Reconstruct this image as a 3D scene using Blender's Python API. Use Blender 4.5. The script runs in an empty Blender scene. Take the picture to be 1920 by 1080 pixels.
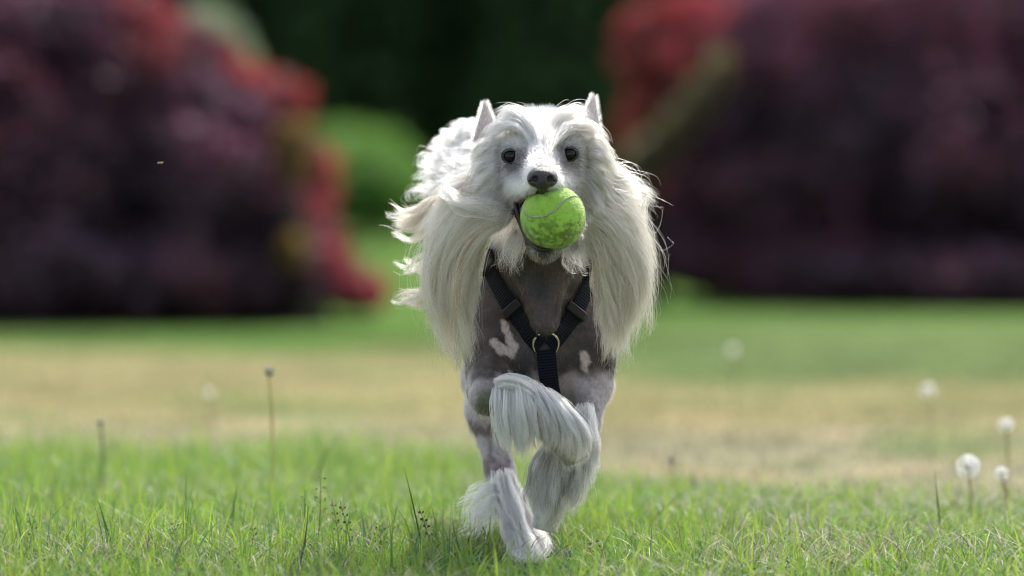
import bpy, math, random
import numpy as np
from mathutils import Vector
from mathutils.bvhtree import BVHTree

rng = np.random.default_rng(7)
random.seed(7)

# ------------------------------------------------------------------ camera, world, sun, exposure
SC = bpy.context.scene
COL = SC.collection
W, Hh = 1920.0, 1080.0
LENS = 200.0
F = W * LENS / 36.0                 # focal length in photograph pixels
D = 6.05                            # camera to the dog (its chest, y = 0)
TILT = math.atan(210.0 / F)
CAMH = D * math.tan(TILT + math.atan(538.0 / F))
CAMP = np.array([0.0, -D, CAMH])

cam = bpy.data.cameras.new('camera')
camo = bpy.data.objects.new('camera', cam); COL.objects.link(camo)
camo.location = CAMP; camo.rotation_euler = (math.pi / 2 - TILT, 0, 0)
cam.lens = LENS; cam.sensor_width = 36.0; cam.clip_start = 0.1; cam.clip_end = 2000
cam.dof.use_dof = True; cam.dof.focus_distance = D - 0.06; cam.dof.aperture_fstop = 3.5
SC.camera = camo

SUN_EL, SUN_AZ = math.radians(43), math.radians(17)     # azimuth measured from +Y towards +X (behind the dog)
world = bpy.data.worlds.new('World'); SC.world = world; world.use_nodes = True
wn = world.node_tree.nodes; wl = world.node_tree.links
bgn = wn['Background']; sky = wn.new('ShaderNodeTexSky'); sky.sky_type = 'NISHITA'; sky.sun_disc = False
sky.sun_elevation = SUN_EL; sky.sun_rotation = SUN_AZ; sky.air_density = 1.0; sky.dust_density = 3.0; sky.ozone_density = 0.6
hsv = wn.new('ShaderNodeHueSaturation'); hsv.inputs['Saturation'].default_value = .55     # thin high haze: a paler sky
wl.new(sky.outputs[0], hsv.inputs['Color']); wl.new(hsv.outputs[0], bgn.inputs[0]); bgn.inputs[1].default_value = 0.15
sun = bpy.data.lights.new('sun', 'SUN'); sun.energy = 2.3; sun.angle = math.radians(0.5); sun.color = (1.0, 0.96, 0.90)
suno = bpy.data.objects.new('sun', sun); COL.objects.link(suno)
sd = Vector((math.sin(SUN_AZ) * math.cos(SUN_EL), math.cos(SUN_AZ) * math.cos(SUN_EL), math.sin(SUN_EL)))
suno.rotation_euler = sd.to_track_quat('Z', 'Y').to_euler(); suno.location = (2, 6, 8)
SC.view_settings.view_transform = 'Standard'; SC.view_settings.look = 'None'
SC.view_settings.gamma = 1.0; SC.view_settings.use_curve_mapping = False
SC.view_settings.exposure = 1.15
SC.render.engine = 'CYCLES'
SC.cycles.max_bounces = 10; SC.cycles.diffuse_bounces = 4; SC.cycles.glossy_bounces = 3
SC.cycles.transmission_bounces = 8; SC.cycles.transparent_max_bounces = 8
SC.cycles.use_denoising = True; SC.cycles.denoising_prefilter = 'ACCURATE'
SC.cycles.adaptive_threshold = 0.004; SC.cycles.filter_width = 1.15
SC.cycles.caustics_reflective = False; SC.cycles.caustics_refractive = False
SC.cycles_curves.shape = 'RIBBONS'

# ------------------------------------------------------------------ helpers
ct, st = math.cos(TILT), math.sin(TILT)
def P(px, py, Y=0.0):
    """point of the place that stands at depth Y and shows at photograph pixel (px, py)"""
    x = (px - 960.0) / F; y = (540.0 - py) / F
    dy = ct + y * st; dz = -st + y * ct
    s = (Y + D) / dy
    return np.array([x * s, Y, CAMH + dz * s])
def to_px(p):
    p = np.asarray(p, dtype=np.float64); q = p - CAMP
    fw = q[..., 1] * ct - q[..., 2] * st; up = q[..., 1] * st + q[..., 2] * ct
    return 960.0 + F * q[..., 0] / fw, 540.0 - F * up / fw
def K(Y=0.0): return (D + Y) / F      # metres per photograph pixel at depth Y

def tag(o, label=None, cat=None, group=None, kind=None):
    if label: o['label'] = label
    if cat: o['category'] = cat
    if group: o['group'] = group
    if kind: o['kind'] = kind
    return o
def empty(name, loc=(0, 0, 0), rz=0.0):
    o = bpy.data.objects.new(name, None); COL.objects.link(o); o.location = loc; o.rotation_euler[2] = rz
    o.empty_display_size = 0.02
    return o
def link(name, data, mat=None, parent=None):
    o = bpy.data.objects.new(name, data); COL.objects.link(o)
    if mat is not None:
        data.materials.append(mat)
    if parent is not None:
        o.parent = parent
        o.location = -Vector(parent_world(parent))
    return o
def parent_world(p):
    v = Vector((0, 0, 0))
    while p is not None:
        v += p.location; p = p.parent
    return v
def fmesh(name, V, Fq, mat=None, parent=None, col=None, smooth=True, uv=None):
    """mesh from arrays; Fq is an (n, 3) or (n, 4) array, or a list of such; V in world coordinates"""
    V = np.asarray(V, dtype=np.float32)
    Fs = [np.asarray(f, dtype=np.int32) for f in (Fq if isinstance(Fq, list) else [Fq]) if len(f)]
    me = bpy.data.meshes.new(name)
    me.vertices.add(len(V)); me.vertices.foreach_set('co', V.ravel())
    loops = np.concatenate([f.ravel() for f in Fs]); tot = np.concatenate([np.full(len(f), f.shape[1], np.int32) for f in Fs])
    me.loops.add(len(loops)); me.loops.foreach_set('vertex_index', loops)
    me.polygons.add(len(tot)); start = np.concatenate([[0], np.cumsum(tot)[:-1]]).astype(np.int32)
    me.polygons.foreach_set('loop_start', start)
    me.polygons.foreach_set('use_smooth', np.full(len(tot), bool(smooth)))
    if col is not None:
        a = me.attributes.new('Col', 'FLOAT_COLOR', 'POINT')
        c = np.ones((len(V), 4), np.float32); c[:, :3] = col; a.data.foreach_set('color', c.ravel())
    if uv is not None:
        ul = me.uv_layers.new(name='uv'); ul.data.foreach_set('uv', np.asarray(uv, np.float32)[loops].ravel())
    me.update(calc_edges=True); me.validate()
    return link(name, me, mat, parent)
def hair_obj(name, pts, rad, col, mat, parent=None):
    """pts (n, m, 3), rad (n, m) and col (n, m, 3): one strand per row, as real hair curves"""
    n, m = pts.shape[:2]
    hc = bpy.data.hair_curves.new(name)
    hc.add_curves([m] * n)
    hc.attributes['position'].data.foreach_set('vector', pts.astype(np.float32).ravel())
    ra = hc.attributes.get('radius') or hc.attributes.new('radius', 'FLOAT', 'POINT')
    ra.data.foreach_set('value', rad.astype(np.float32).ravel())
    ca = hc.attributes.new('Col', 'FLOAT_COLOR', 'POINT')
    c = np.ones((n, m, 4), np.float32); c[..., :3] = col; ca.data.foreach_set('color', c.ravel())
    return link(name, hc, mat, parent)

# value noise (smooth, periodic-free) in numpy, for colours and lumps
_perm = rng.random((64, 64, 64)).astype(np.float32)
def vnoise(p, s=1.0, seed=0):
    q = np.asarray(p, np.float64) * s + seed * 17.31
    i = np.floor(q).astype(int); f = q - i; f = f * f * (3 - 2 * f)
    r = 0
    for a in (0, 1):
        for b in (0, 1):
            for c in (0, 1):
                w = (f[..., 0] if a else 1 - f[..., 0]) * (f[..., 1] if b else 1 - f[..., 1]) * (f[..., 2] if c else 1 - f[..., 2])
                r = r + w * _perm[(i[..., 0] + a) % 64, (i[..., 1] + b) % 64, (i[..., 2] + c) % 64]
    return r
def fbm(p, s=1.0, seed=0): return 0.55 * vnoise(p, s, seed) + 0.3 * vnoise(p, s * 2.1, seed + 1) + 0.15 * vnoise(p, s * 4.3, seed + 2)
def sstep(a, b, x): t = np.clip((x - a) / (b - a), 0, 1); return t * t * (3 - 2 * t)
def norm(v): return v / np.maximum(np.linalg.norm(v, axis=-1, keepdims=True), 1e-9)
def mixc(a, b, t): return np.asarray(a) * (1 - t[..., None]) + np.asarray(b) * t[..., None]

def seg_d(px, py, pts):
    d = np.full(px.shape, 1e9)
    for (ax, ay, ar), (bx, by, br) in zip(pts[:-1], pts[1:]):
        L2 = (bx - ax) ** 2 + (by - ay) ** 2; t = np.clip(((px - ax) * (bx - ax) + (py - ay) * (by - ay)) / L2, 0, 1)
        d = np.minimum(d, np.hypot(px - ax - t * (bx - ax), py - ay - t * (by - ay)) - (ar + (br - ar) * t))
    return d

# ------------------------------------------------------------------ materials
def nmat(name):
    m = bpy.data.materials.new(name); m.use_nodes = True
    nt = m.node_tree; nt.nodes.clear()
    out = nt.nodes.new('ShaderNodeOutputMaterial')
    return m, nt, out
def principled(name, color=(.5, .5, .5), rough=.5, spec=.5, metal=0, attr=None, noise=None, bump=None, transl=0.0, coat=0.0, tcol=None, sss=0.0, gain=1.0):
    m, nt, out = nmat(name); N, L = nt.nodes, nt.links
    b = N.new('ShaderNodeBsdfPrincipled')
    b.inputs['Roughness'].default_value = rough; b.inputs['Specular IOR Level'].default_value = spec
    b.inputs['Metallic'].default_value = metal; b.inputs['Coat Weight'].default_value = coat
    csock = None
    if attr:
        a = N.new('ShaderNodeAttribute'); a.attribute_name = attr; csock = a.outputs['Color']
    else:
        r = N.new('ShaderNodeRGB'); r.outputs[0].default_value = (*color, 1); csock = r.outputs[0]
    tc = N.new('ShaderNodeTexCoord')
    if noise:
        sc, lo, hi = noise
        nz = N.new('ShaderNodeTexNoise'); nz.inputs['Scale'].default_value = sc; nz.inputs['Detail'].default_value = 6
        L.new(tc.outputs['Object'], nz.inputs['Vector'])
        mr = N.new('ShaderNodeMapRange'); mr.inputs[1].default_value = .3; mr.inputs[2].default_value = .7
        mr.inputs[3].default_value = lo; mr.inputs[4].default_value = hi; L.new(nz.outputs[0], mr.inputs[0])
        mx = N.new('ShaderNodeVectorMath'); mx.operation = 'SCALE'; L.new(csock, mx.inputs[0]); L.new(mr.outputs[0], mx.inputs['Scale'])
        csock = mx.outputs[0]
    L.new(csock, b.inputs['Base Color'])
    if sss:
        b.inputs['Subsurface Weight'].default_value = sss; b.inputs['Subsurface Scale'].default_value = 0.004
    if bump:
        sc, stg = bump
        bn = N.new('ShaderNodeTexNoise'); bn.inputs['Scale'].default_value = sc; bn.inputs['Detail'].default_value = 4
        L.new(tc.outputs['Object'], bn.inputs['Vector'])
        bp = N.new('ShaderNodeBump'); bp.inputs['Strength'].default_value = stg; bp.inputs['Distance'].default_value = .002
        L.new(bn.outputs[0], bp.inputs['Height']); L.new(bp.outputs[0], b.inputs['Normal'])
    sh = b.outputs[0]
    if transl:
        t = N.new('ShaderNodeBsdfTranslucent')
        if tcol:
            mm = N.new('ShaderNodeMix'); mm.data_type = 'RGBA'; mm.blend_type = 'MULTIPLY'; mm.inputs[0].default_value = 1
            L.new(csock, mm.inputs[6]); mm.inputs[7].default_value = (*tcol, 1); L.new(mm.outputs[2], t.inputs[0])
        else:
            L.new(csock, t.inputs[0])
        mx = N.new('ShaderNodeMixShader'); mx.inputs[0].default_value = transl
        L.new(sh, mx.inputs[1]); L.new(t.outputs[0], mx.inputs[2]); sh = mx.outputs[0]
    L.new(sh, out.inputs[0])
    return m
def hair_material(name, rough=.35, refl=.25, transl=.5):
    m, nt, out = nmat(name); N, L = nt.nodes, nt.links
    a = N.new('ShaderNodeAttribute'); a.attribute_name = 'Col'
    h = N.new('ShaderNodeBsdfHairPrincipled'); h.model = 'CHIANG'; h.parametrization = 'COLOR'
    L.new(a.outputs['Color'], h.inputs['Color'])
    h.inputs['Roughness'].default_value = rough; h.inputs['Radial Roughness'].default_value = .55
    h.inputs['Random Roughness'].default_value = .2
    d = N.new('ShaderNodeBsdfDiffuse'); L.new(a.outputs['Color'], d.inputs[0])
    mx = N.new('ShaderNodeMixShader'); mx.inputs[0].default_value = .36
    L.new(h.outputs[0], mx.inputs[1]); L.new(d.outputs[0], mx.inputs[2]); L.new(mx.outputs[0], out.inputs[0])
    return m
M_HAIR = hair_material('dog_hair')
M_FUZZ = hair_material('dog_short_fur', .45)
M_SKIN = principled('dog_skin', attr='Col', rough=.55, spec=.35, noise=(260, .75, 1.2), bump=(700, .25), sss=.12)
M_EAR = principled('ear_skin', attr='Col', rough=.6, spec=.3, transl=.3, tcol=(1, .92, .88))
M_EYE = principled('eye', (.006, .004, .0035), rough=.06, spec=.28)
M_LID = principled('eyelid', (.022, .017, .018), rough=.3, spec=.5)
M_NOSE = principled('nose_leather', (.030, .026, .028), rough=.36, spec=.5, bump=(1100, .7), noise=(300, .6, 1.4))
M_LIP = principled('lip', (.016, .011, .012), rough=.35, spec=.35, bump=(400, .5))
M_TONGUE = principled('tongue', (.32, .10, .10), rough=.3, spec=.5, bump=(500, .4))
M_TOOTH = principled('tooth', (.75, .70, .58), rough=.2)
M_BRASS = principled('brass', (.62, .58, .40), rough=.22, metal=1.0)
M_PLASTIC = principled('black_plastic', (.008, .008, .010), rough=.42, spec=.3)
M_STITCH = principled('strap_edge', (.02, .025, .035), rough=.8)

def strap_material():
    m, nt, out = nmat('nylon_webbing'); N, L = nt.nodes, nt.links
    b = N.new('ShaderNodeBsdfPrincipled'); b.inputs['Roughness'].default_value = .7; b.inputs['Specular IOR Level'].default_value = .15
    uv = N.new('ShaderNodeUVMap')
    sep = N.new('ShaderNodeSeparateXYZ'); L.new(uv.outputs[0], sep.inputs[0])
    mu = N.new('ShaderNodeMath'); mu.operation = 'MULTIPLY'; mu.inputs[1].default_value = 2 * math.pi / 0.0030; L.new(sep.outputs[1], mu.inputs[0])
    si = N.new('ShaderNodeMath'); si.operation = 'SINE'; L.new(mu.outputs[0], si.inputs[0])
    mr = N.new('ShaderNodeMapRange'); mr.inputs[1].default_value = -1; mr.inputs[2].default_value = 1; L.new(si.outputs[0], mr.inputs[0])
    bp = N.new('ShaderNodeBump'); bp.inputs['Strength'].default_value = 1; bp.inputs['Distance'].default_value = .0012
    L.new(mr.outputs[0], bp.inputs['Height']); L.new(bp.outputs[0], b.inputs['Normal'])
    cr = N.new('ShaderNodeMix'); cr.data_type = 'RGBA'; cr.inputs[6].default_value = (.004, .005, .009, 1); cr.inputs[7].default_value = (.010, .013, .022, 1)
    L.new(mr.outputs[0], cr.inputs[0]); L.new(cr.outputs[2], b.inputs['Base Color'])
    L.new(b.outputs[0], out.inputs[0]); return m
M_STRAP = strap_material()

# ------------------------------------------------------------------ the lawn
def lawn_material():
    m, nt, out = nmat('lawn_ground'); N, L = nt.nodes, nt.links
    b = N.new('ShaderNodeBsdfPrincipled'); b.inputs['Roughness'].default_value = 1; b.inputs['Specular IOR Level'].default_value = 0
    tc = N.new('ShaderNodeTexCoord')
    a = N.new('ShaderNodeAttribute'); a.attribute_name = 'Col'
    nz = N.new('ShaderNodeTexNoise'); nz.inputs['Scale'].default_value = 60; nz.inputs['Detail'].default_value = 8
    L.new(tc.outputs['Object'], nz.inputs['Vector'])
    mr = N.new('ShaderNodeMapRange'); mr.inputs[1].default_value = .3; mr.inputs[2].default_value = .7; mr.inputs[3].default_value = .6; mr.inputs[4].default_value = 1.35
    L.new(nz.outputs[0], mr.inputs[0])
    mx = N.new('ShaderNodeVectorMath'); mx.operation = 'SCALE'; L.new(a.outputs[0], mx.inputs[0]); L.new(mr.outputs[0], mx.inputs['Scale'])
    L.new(mx.outputs[0], b.inputs['Base Color'])
    bp = N.new('ShaderNodeBump'); bp.inputs['Strength'].default_value = .6; bp.inputs['Distance'].default_value = .01
    L.new(nz.outputs[0], bp.inputs['Height']); L.new(bp.outputs[0], b.inputs['Normal'])
    L.new(b.outputs[0], out.inputs[0]); return m

GREEN = np.array([.088, .155, .040]); TAN = np.array([.265, .245, .12]); PALE = np.array([.265, .25, .165]); GREY = np.array([.13, .165, .072])
def px_depth(py): return CAMH * F / (py - 330.0) - D
def grass_edge(x):
    """far limit (Y) of the long grass: farther on the left than on the right"""
    w = x / 0.6
    return 2.15 - 0.95 * sstep(-0.35, 0.5, w) - 0.25 * sstep(.5, 1.3, w)
def lawn_colour(xy):
    x, y = xy[:, 0], xy[:, 1]
    p = np.stack([x, y, 0 * x], 1)
    n = fbm(p, 1.2, 3) - .5; n2 = fbm(p * [1, .35, 1], 3.0, 9) - .5; n3 = fbm(p * [1, .5, 1], 8.0, 5) - .5
    py = 330 + CAMH * F / np.maximum(D + y, .5)          # only a measure of distance
    ang = x / np.maximum(D + y, .5)
    side = sstep(-.02, .05, ang)
    lim = 668 + 84 * side + 170 * n + 120 * n2
    dry = sstep(-48, 40, py - lim)
    pale = sstep(760, 830, py + 60 * n2)
    c = mixc(TAN, PALE, pale * .8)
    far = mixc(GREEN, GREY, np.clip(side * sstep(590, 625, py) + .6 * (1 - side) * sstep(640, 680, py), 0, 1) * .75)
    c = mixc(far, c, dry)
    c = mixc(c, GREEN, np.clip(sstep(.10, .22, n + n2 * .8) * .55 * dry, 0, 1))
    c = mixc(c, [.40, .26, .16], sstep(.06, .2, n3 + .5 * n) * .25 * dry)
    near = sstep(.05, -.15, y - grass_edge(x))
    c = mixc(c, [.12, .13, .055], near)
    c = mixc(c, [.10, .24, .03], sstep(25, 60, y) * .6)
    return c * (1 + .7 * n3 + .5 * n2)[:, None]
def ground_z(x, y):
    return 0.012 * (fbm(np.stack([x, y, 0 * x], -1), 0.9, 21) - .5) * sstep(1.0, 4.0, y)
ys = np.concatenate([np.linspace(-9, -1.5, 14), np.arange(-1.4, 3, .05), np.arange(3, 14, .12), np.arange(14, 40, .5), np.geomspace(40, 900, 24)])
xs = np.concatenate([-np.geomspace(700, 3.1, 22), np.arange(-3, 3.01, .06), np.geomspace(3.1, 700, 22)])
gx, gy = np.meshgrid(xs, ys); gv = np.stack([gx.ravel(), gy.ravel(), ground_z(gx.ravel(), gy.ravel())], 1)
nx, ny = len(xs), len(ys)
ii = (np.arange(ny - 1)[:, None] * nx + np.arange(nx - 1)[None]).ravel()
ground = fmesh('lawn', gv, np.stack([ii, ii + 1, ii + nx + 1, ii + nx], 1), lawn_material(), col=lawn_colour(gv[:, :2]))
tag(ground, 'mown lawn running from the long grass back to the maples', kind='structure')

# ------------------------------------------------------------------ foliage building
def leaves(pos, nrm, size, lobes=3, spread=.9, aspect=.28, droop=0.3):
    """small palmate or sprayed leaves: a few narrow folded lobes for every position"""
    n = len(pos)
    r = norm(rng.normal(size=(n, 3))); nrm = norm(nrm + .55 * rng.normal(size=(n, 3)))
    t = norm(np.cross(nrm, r)); t[:, 2] -= droop; t = norm(t); s = norm(np.cross(nrm, t))
    V, Q = [], []
    for k in range(lobes):
        a = (k - (lobes - 1) / 2) * spread
        d = t * math.cos(a) + s * math.sin(a); w = -t * math.sin(a) + s * math.cos(a)
        L = size * (1 - .22 * abs(k - (lobes - 1) / 2))
        base = pos; mid = pos + d * (L * .5)[:, None]; tip = pos + d * L[:, None] - nrm * (L * .15)[:, None]
        hw = (L * aspect)[:, None]
        V += [base, mid + w * hw, tip, mid - w * hw]
    V = np.stack(V, 1).reshape(-1, 3)
    i = np.arange(n * lobes) * 4
    return V, np.stack([i, i + 1, i + 2, i + 3], 1)
def blob_points(lobes, n, shell=.3, lump=.24, seed=1, size_t=False):
    """points in the outer shell of a union of ellipsoids, with an uneven outline"""
    vol = np.array([a[1][0] * a[1][1] + a[1][1] * a[1][2] + a[1][0] * a[1][2] for a in lobes]); cnt = rng.multinomial(n, vol / vol.sum())
    P_, N_ = [], []
    for (c, r), k in zip(lobes, cnt):
        d = norm(rng.normal(size=(int(k), 3))); rr = 1 - shell * rng.random(len(d)) ** 1.6
        c = np.asarray(c); r = np.asarray(r)
        p = c + d * r * (rr * (1 - lump + 2 * lump * fbm(c + d * r, 3.2, seed) + (.30 if size_t else .12) * (vnoise(c + d * r, 7.5, seed + 5) - .5)))[:, None]
        N_.append(norm(d / r)); P_.append(p)
    p = np.concatenate(P_); nn = np.concatenate(N_)
    ok = p[:, 2] > 0.01
    return p[ok], nn[ok]
def tube(path, rad, sides=8, closed=False):
    path = np.asarray(path, float); n = len(path); rad = np.broadcast_to(np.asarray(rad, float), (n,))
    if closed: tg = norm(np.roll(path, -1, 0) - np.roll(path, 1, 0))
    else: tg = norm(np.gradient(path, axis=0))
    up = np.array([0, 0, 1.0]) if abs(tg[0][2]) < .9 else np.array([1.0, 0, 0])
    a = []; u = norm(np.cross(tg[0], up))
    for k in range(n):
        u = norm(u - tg[k] * np.dot(u, tg[k])); v = np.cross(tg[k], u)
        th = np.linspace(0, 2 * math.pi, sides, endpoint=False)
        a.append(path[k] + rad[k] * (np.cos(th)[:, None] * u + np.sin(th)[:, None] * v))
    V = np.concatenate(a); Q = []
    for k in range(n if closed else n - 1):
        k2 = (k + 1) % n
        for j in range(sides):
            Q.append((k * sides + j, k * sides + (j + 1) % sides, k2 * sides + (j + 1) % sides, k2 * sides + j))
    if not closed:                                        # end caps
        V = np.concatenate([V, path[:1], path[-1:]]); b = len(V) - 2
        T = [(b, (j + 1) % sides, j) for j in range(sides)] + [(b + 1, (n - 1) * sides + j, (n - 1) * sides + (j + 1) % sides) for j in range(sides)]
        return V, [np.array(Q), np.array(T)]
    return V, [np.array(Q)]
def join(parts):
    V, Fs, o = [], {3: [], 4: []}, 0
    for v, fs in parts:
        V.append(v)
        for f in (fs if isinstance(fs, list) else [fs]): Fs[f.shape[1]].append(f + o)
        o += len(v)
    return np.concatenate(V), [np.concatenate(Fs[k]) for k in (3, 4) if Fs[k]]

M_BARK = principled('bark', (.09, .07, .055), rough=.9, noise=(25, .5, 1.4), bump=(60, 1.0))
M_MAPLE = principled('maple_leaf', attr='Col', rough=.55, spec=.3, transl=.38, tcol=(2.2, 1.05, 1.2))
M_SHRUB = principled('shrub_leaf', attr='Col', rough=.5, spec=.4, transl=.35, tcol=(1.8, 1.8, .7))
M_DARKLEAF = principled('conifer_spray', attr='Col', rough=.7, spec=.12, transl=.1)
M_CORE = principled('dark_core', (.012, .014, .009), rough=1, spec=0, noise=(14, .4, 1.5)); M_MCORE = principled('inner_maple', (.050, .032, .042), rough=1, spec=0, noise=(14, .4, 1.5))  # solid dark cores added inside crowns so no sky shows through

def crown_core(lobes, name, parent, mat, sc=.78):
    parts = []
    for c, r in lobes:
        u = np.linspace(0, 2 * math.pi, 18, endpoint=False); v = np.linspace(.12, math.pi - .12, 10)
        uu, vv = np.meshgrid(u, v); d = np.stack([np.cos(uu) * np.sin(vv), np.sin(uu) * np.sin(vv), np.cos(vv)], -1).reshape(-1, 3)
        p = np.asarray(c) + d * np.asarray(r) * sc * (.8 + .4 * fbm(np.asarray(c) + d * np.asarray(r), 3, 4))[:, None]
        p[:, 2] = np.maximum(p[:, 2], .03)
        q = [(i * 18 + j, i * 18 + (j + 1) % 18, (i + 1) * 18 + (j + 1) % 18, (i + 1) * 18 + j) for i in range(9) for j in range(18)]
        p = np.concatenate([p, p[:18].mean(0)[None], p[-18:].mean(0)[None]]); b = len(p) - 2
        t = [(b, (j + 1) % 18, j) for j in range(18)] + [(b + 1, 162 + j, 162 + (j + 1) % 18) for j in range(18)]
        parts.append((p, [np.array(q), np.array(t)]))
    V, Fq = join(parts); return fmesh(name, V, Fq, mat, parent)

def lobes_px(L):
    return [(P(px, py, Y), (rx * K(Y), ry, rz * K(Y))) for px, py, Y, rx, ry, rz in L]

def maple(name, label, base, lobes, n, colf, size=.045):
    root = empty(name, base)
    tag(root, label, 'tree', 'weeping red maples behind the lawn')
    lb = lobes_px(lobes)
    b = np.array(base)
    top = np.mean([c for c, r in lb], 0)
    path = [b, b + [.04, .02, .25], b + [-.05, 0, .5], b + (top - b) * .8]
    V, Fq = tube(path, [.07, .055, .045, .03], 10); fmesh('trunk', V, Fq, M_BARK, root)
    for c, r in lb[:7]:
        s = b + [0, 0, .35]; c = np.array(c)
        V, Fq = tube([s, (s + c) / 2 + [0, 0, .08], c], [.035, .022, .01], 7); fmesh('branch', V, Fq, M_BARK, root)
    p, nn = blob_points(lb, n, size_t=True)
    V, Q = leaves(p, nn, size * (.7 + .7 * rng.random(len(p))), 3, .75, .2, .8)
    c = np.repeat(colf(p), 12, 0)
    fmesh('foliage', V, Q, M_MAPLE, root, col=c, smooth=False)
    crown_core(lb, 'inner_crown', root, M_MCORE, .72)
    return root
def maple_col(p):
    n = fbm(p, 2.2, 31)[:, None]; r = rng.random((len(p), 1))
    px, py = to_px(p)
    fr = np.maximum.reduce([sstep(1345, 1240, px + .35 * (py - 200)) * (px > 1000) * sstep(430, 330, py), sstep(60, 5, seg_d(px, py, [(470, 110, 10), (560, 170, 20), (590, 260, 25), (620, 370, 30), (650, 440, 30), (700, 540, 25)])) * .8, sstep(60, 10, seg_d(px, py, [(270, -20, 25), (300, 60, 30)])) * .6])[:, None]  # red of the backlit glow put into the leaf colour along these edges
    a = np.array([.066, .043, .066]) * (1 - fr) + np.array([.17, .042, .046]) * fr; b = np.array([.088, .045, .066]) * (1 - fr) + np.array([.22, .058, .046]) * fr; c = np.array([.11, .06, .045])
    q = a * (1 - sstep(.4, .65, n)) + b * sstep(.4, .65, n)
    q = np.where(r > .96, c, q) * (.62 + .9 * sstep(.3, .75, vnoise(p, 6.5, 61)))[:, None]
    return q * (.6 + .8 * rng.random((len(p), 1)))

DL = px_depth(606) - .65; DR = px_depth(568) - .6
maple('weeping_maple', 'dark purple weeping maple on the left with pink tinged top and trailing right edge coloured backlit red',
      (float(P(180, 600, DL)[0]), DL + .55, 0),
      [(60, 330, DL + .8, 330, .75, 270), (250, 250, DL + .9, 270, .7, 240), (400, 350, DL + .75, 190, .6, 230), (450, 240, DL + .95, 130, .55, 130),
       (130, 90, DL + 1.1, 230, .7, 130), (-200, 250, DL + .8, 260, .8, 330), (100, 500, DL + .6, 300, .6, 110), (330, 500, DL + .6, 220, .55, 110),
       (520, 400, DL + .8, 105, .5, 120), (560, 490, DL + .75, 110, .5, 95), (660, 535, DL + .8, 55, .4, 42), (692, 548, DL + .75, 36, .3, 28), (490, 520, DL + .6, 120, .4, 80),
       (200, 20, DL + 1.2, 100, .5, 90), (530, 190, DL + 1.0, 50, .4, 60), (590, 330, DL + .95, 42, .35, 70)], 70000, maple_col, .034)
maple('weeping_maple', 'broad dark purple maple on the right with left fringe coloured backlit red',
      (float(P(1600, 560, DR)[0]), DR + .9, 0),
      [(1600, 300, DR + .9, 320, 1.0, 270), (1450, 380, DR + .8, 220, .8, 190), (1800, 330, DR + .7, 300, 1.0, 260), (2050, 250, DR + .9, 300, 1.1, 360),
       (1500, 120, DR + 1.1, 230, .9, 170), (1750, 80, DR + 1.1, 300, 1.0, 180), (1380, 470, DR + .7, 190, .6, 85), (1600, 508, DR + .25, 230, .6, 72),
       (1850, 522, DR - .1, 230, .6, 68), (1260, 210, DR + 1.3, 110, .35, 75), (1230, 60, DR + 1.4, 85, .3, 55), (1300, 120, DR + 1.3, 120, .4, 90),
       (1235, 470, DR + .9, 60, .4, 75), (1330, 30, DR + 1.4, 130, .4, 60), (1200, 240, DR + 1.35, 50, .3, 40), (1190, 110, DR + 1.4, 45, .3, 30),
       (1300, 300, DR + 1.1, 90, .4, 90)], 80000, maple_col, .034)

def shrub(name, label, lobes, n, colf, size, lob=2, cat='shrub', group=None, mat=None):
    lb = lobes_px(lobes); c0 = np.array(lb[0][0])
    root = empty(name, (c0[0], c0[1], 0)); tag(root, label, cat, group)
    for k in range(4):
        e = c0 + rng.normal(size=3) * .15 * np.array(lb[0][1])
        V, Fq = tube([(c0[0] + .03 * k, c0[1], 0), (c0 + e) / 2 * [1, 1, .7], e], [.02, .014, .008], 6); fmesh('stem', V, Fq, M_BARK, root)
    p, nn = blob_points(lb, n, .25, .1)
    V, Q = leaves(p, nn, size * (.7 + .7 * rng.random(len(p))), lob, .8, .25, .2)
    fmesh('foliage', V, Q, mat or M_SHRUB, root, col=np.repeat(colf(p), 4 * lob, 0), smooth=False)
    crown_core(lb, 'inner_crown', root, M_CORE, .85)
    return root
def solid(c, v=.5):
    def f(p): return np.array(c) * ((1 - v / 2) + v * rng.random((len(p), 1))) * (.75 + .5 * fbm(p, 2, 8))[:, None]
    return f
YR = px_depth(408)
shrub('round_shrub', 'rounded bright green clipped shrub standing beyond the left maple',
      [(690, 335, 30, 105, 1.0, 82), (640, 325, 30.5, 100, 1.0, 82), (735, 350, 29.8, 66, .8, 60), (600, 330, 30.4, 110, 1, 82)], 30000, solid((.10, .21, .05)), .08)
shrub('pale_shrub', 'pale grey blue shrub peeping over the top of the left maple',
      [(372, 70, 16, 80, .4, 52), (400, 110, 16.2, 70, .4, 60), (330, 90, 16.1, 60, .4, 60)], 9000, solid((.17, .21, .22), .3), .05)
shrub('leaning_shrub', 'thin yellow green shrub leaning up beside the red fringe of the right maple',
      [(1185, 325, DR + .35, 30, .15, 42), (1225, 285, DR + .3, 34, .15, 38), (1270, 240, DR + .25, 34, .15, 38), (1310, 190, DR + .2, 30, .15, 36), (1345, 130, DR + .15, 18, .12, 34), (1200, 400, DR + .5, 26, .15, 60), (1205, 480, DR + .5, 20, .15, 60)],
      3600, solid((.105, .09, .055)), .035)
shrub('yellow_sprig', 'orange and yellow green sprigs showing through the right side of the left maple',
      [(553, 255, DL + .35, 26, .1, 30), (556, 300, DL + .38, 22, .1, 34), (548, 465, DL + .22, 20, .1, 30)], 700, solid((.16, .10, .03)), .035)

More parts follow.
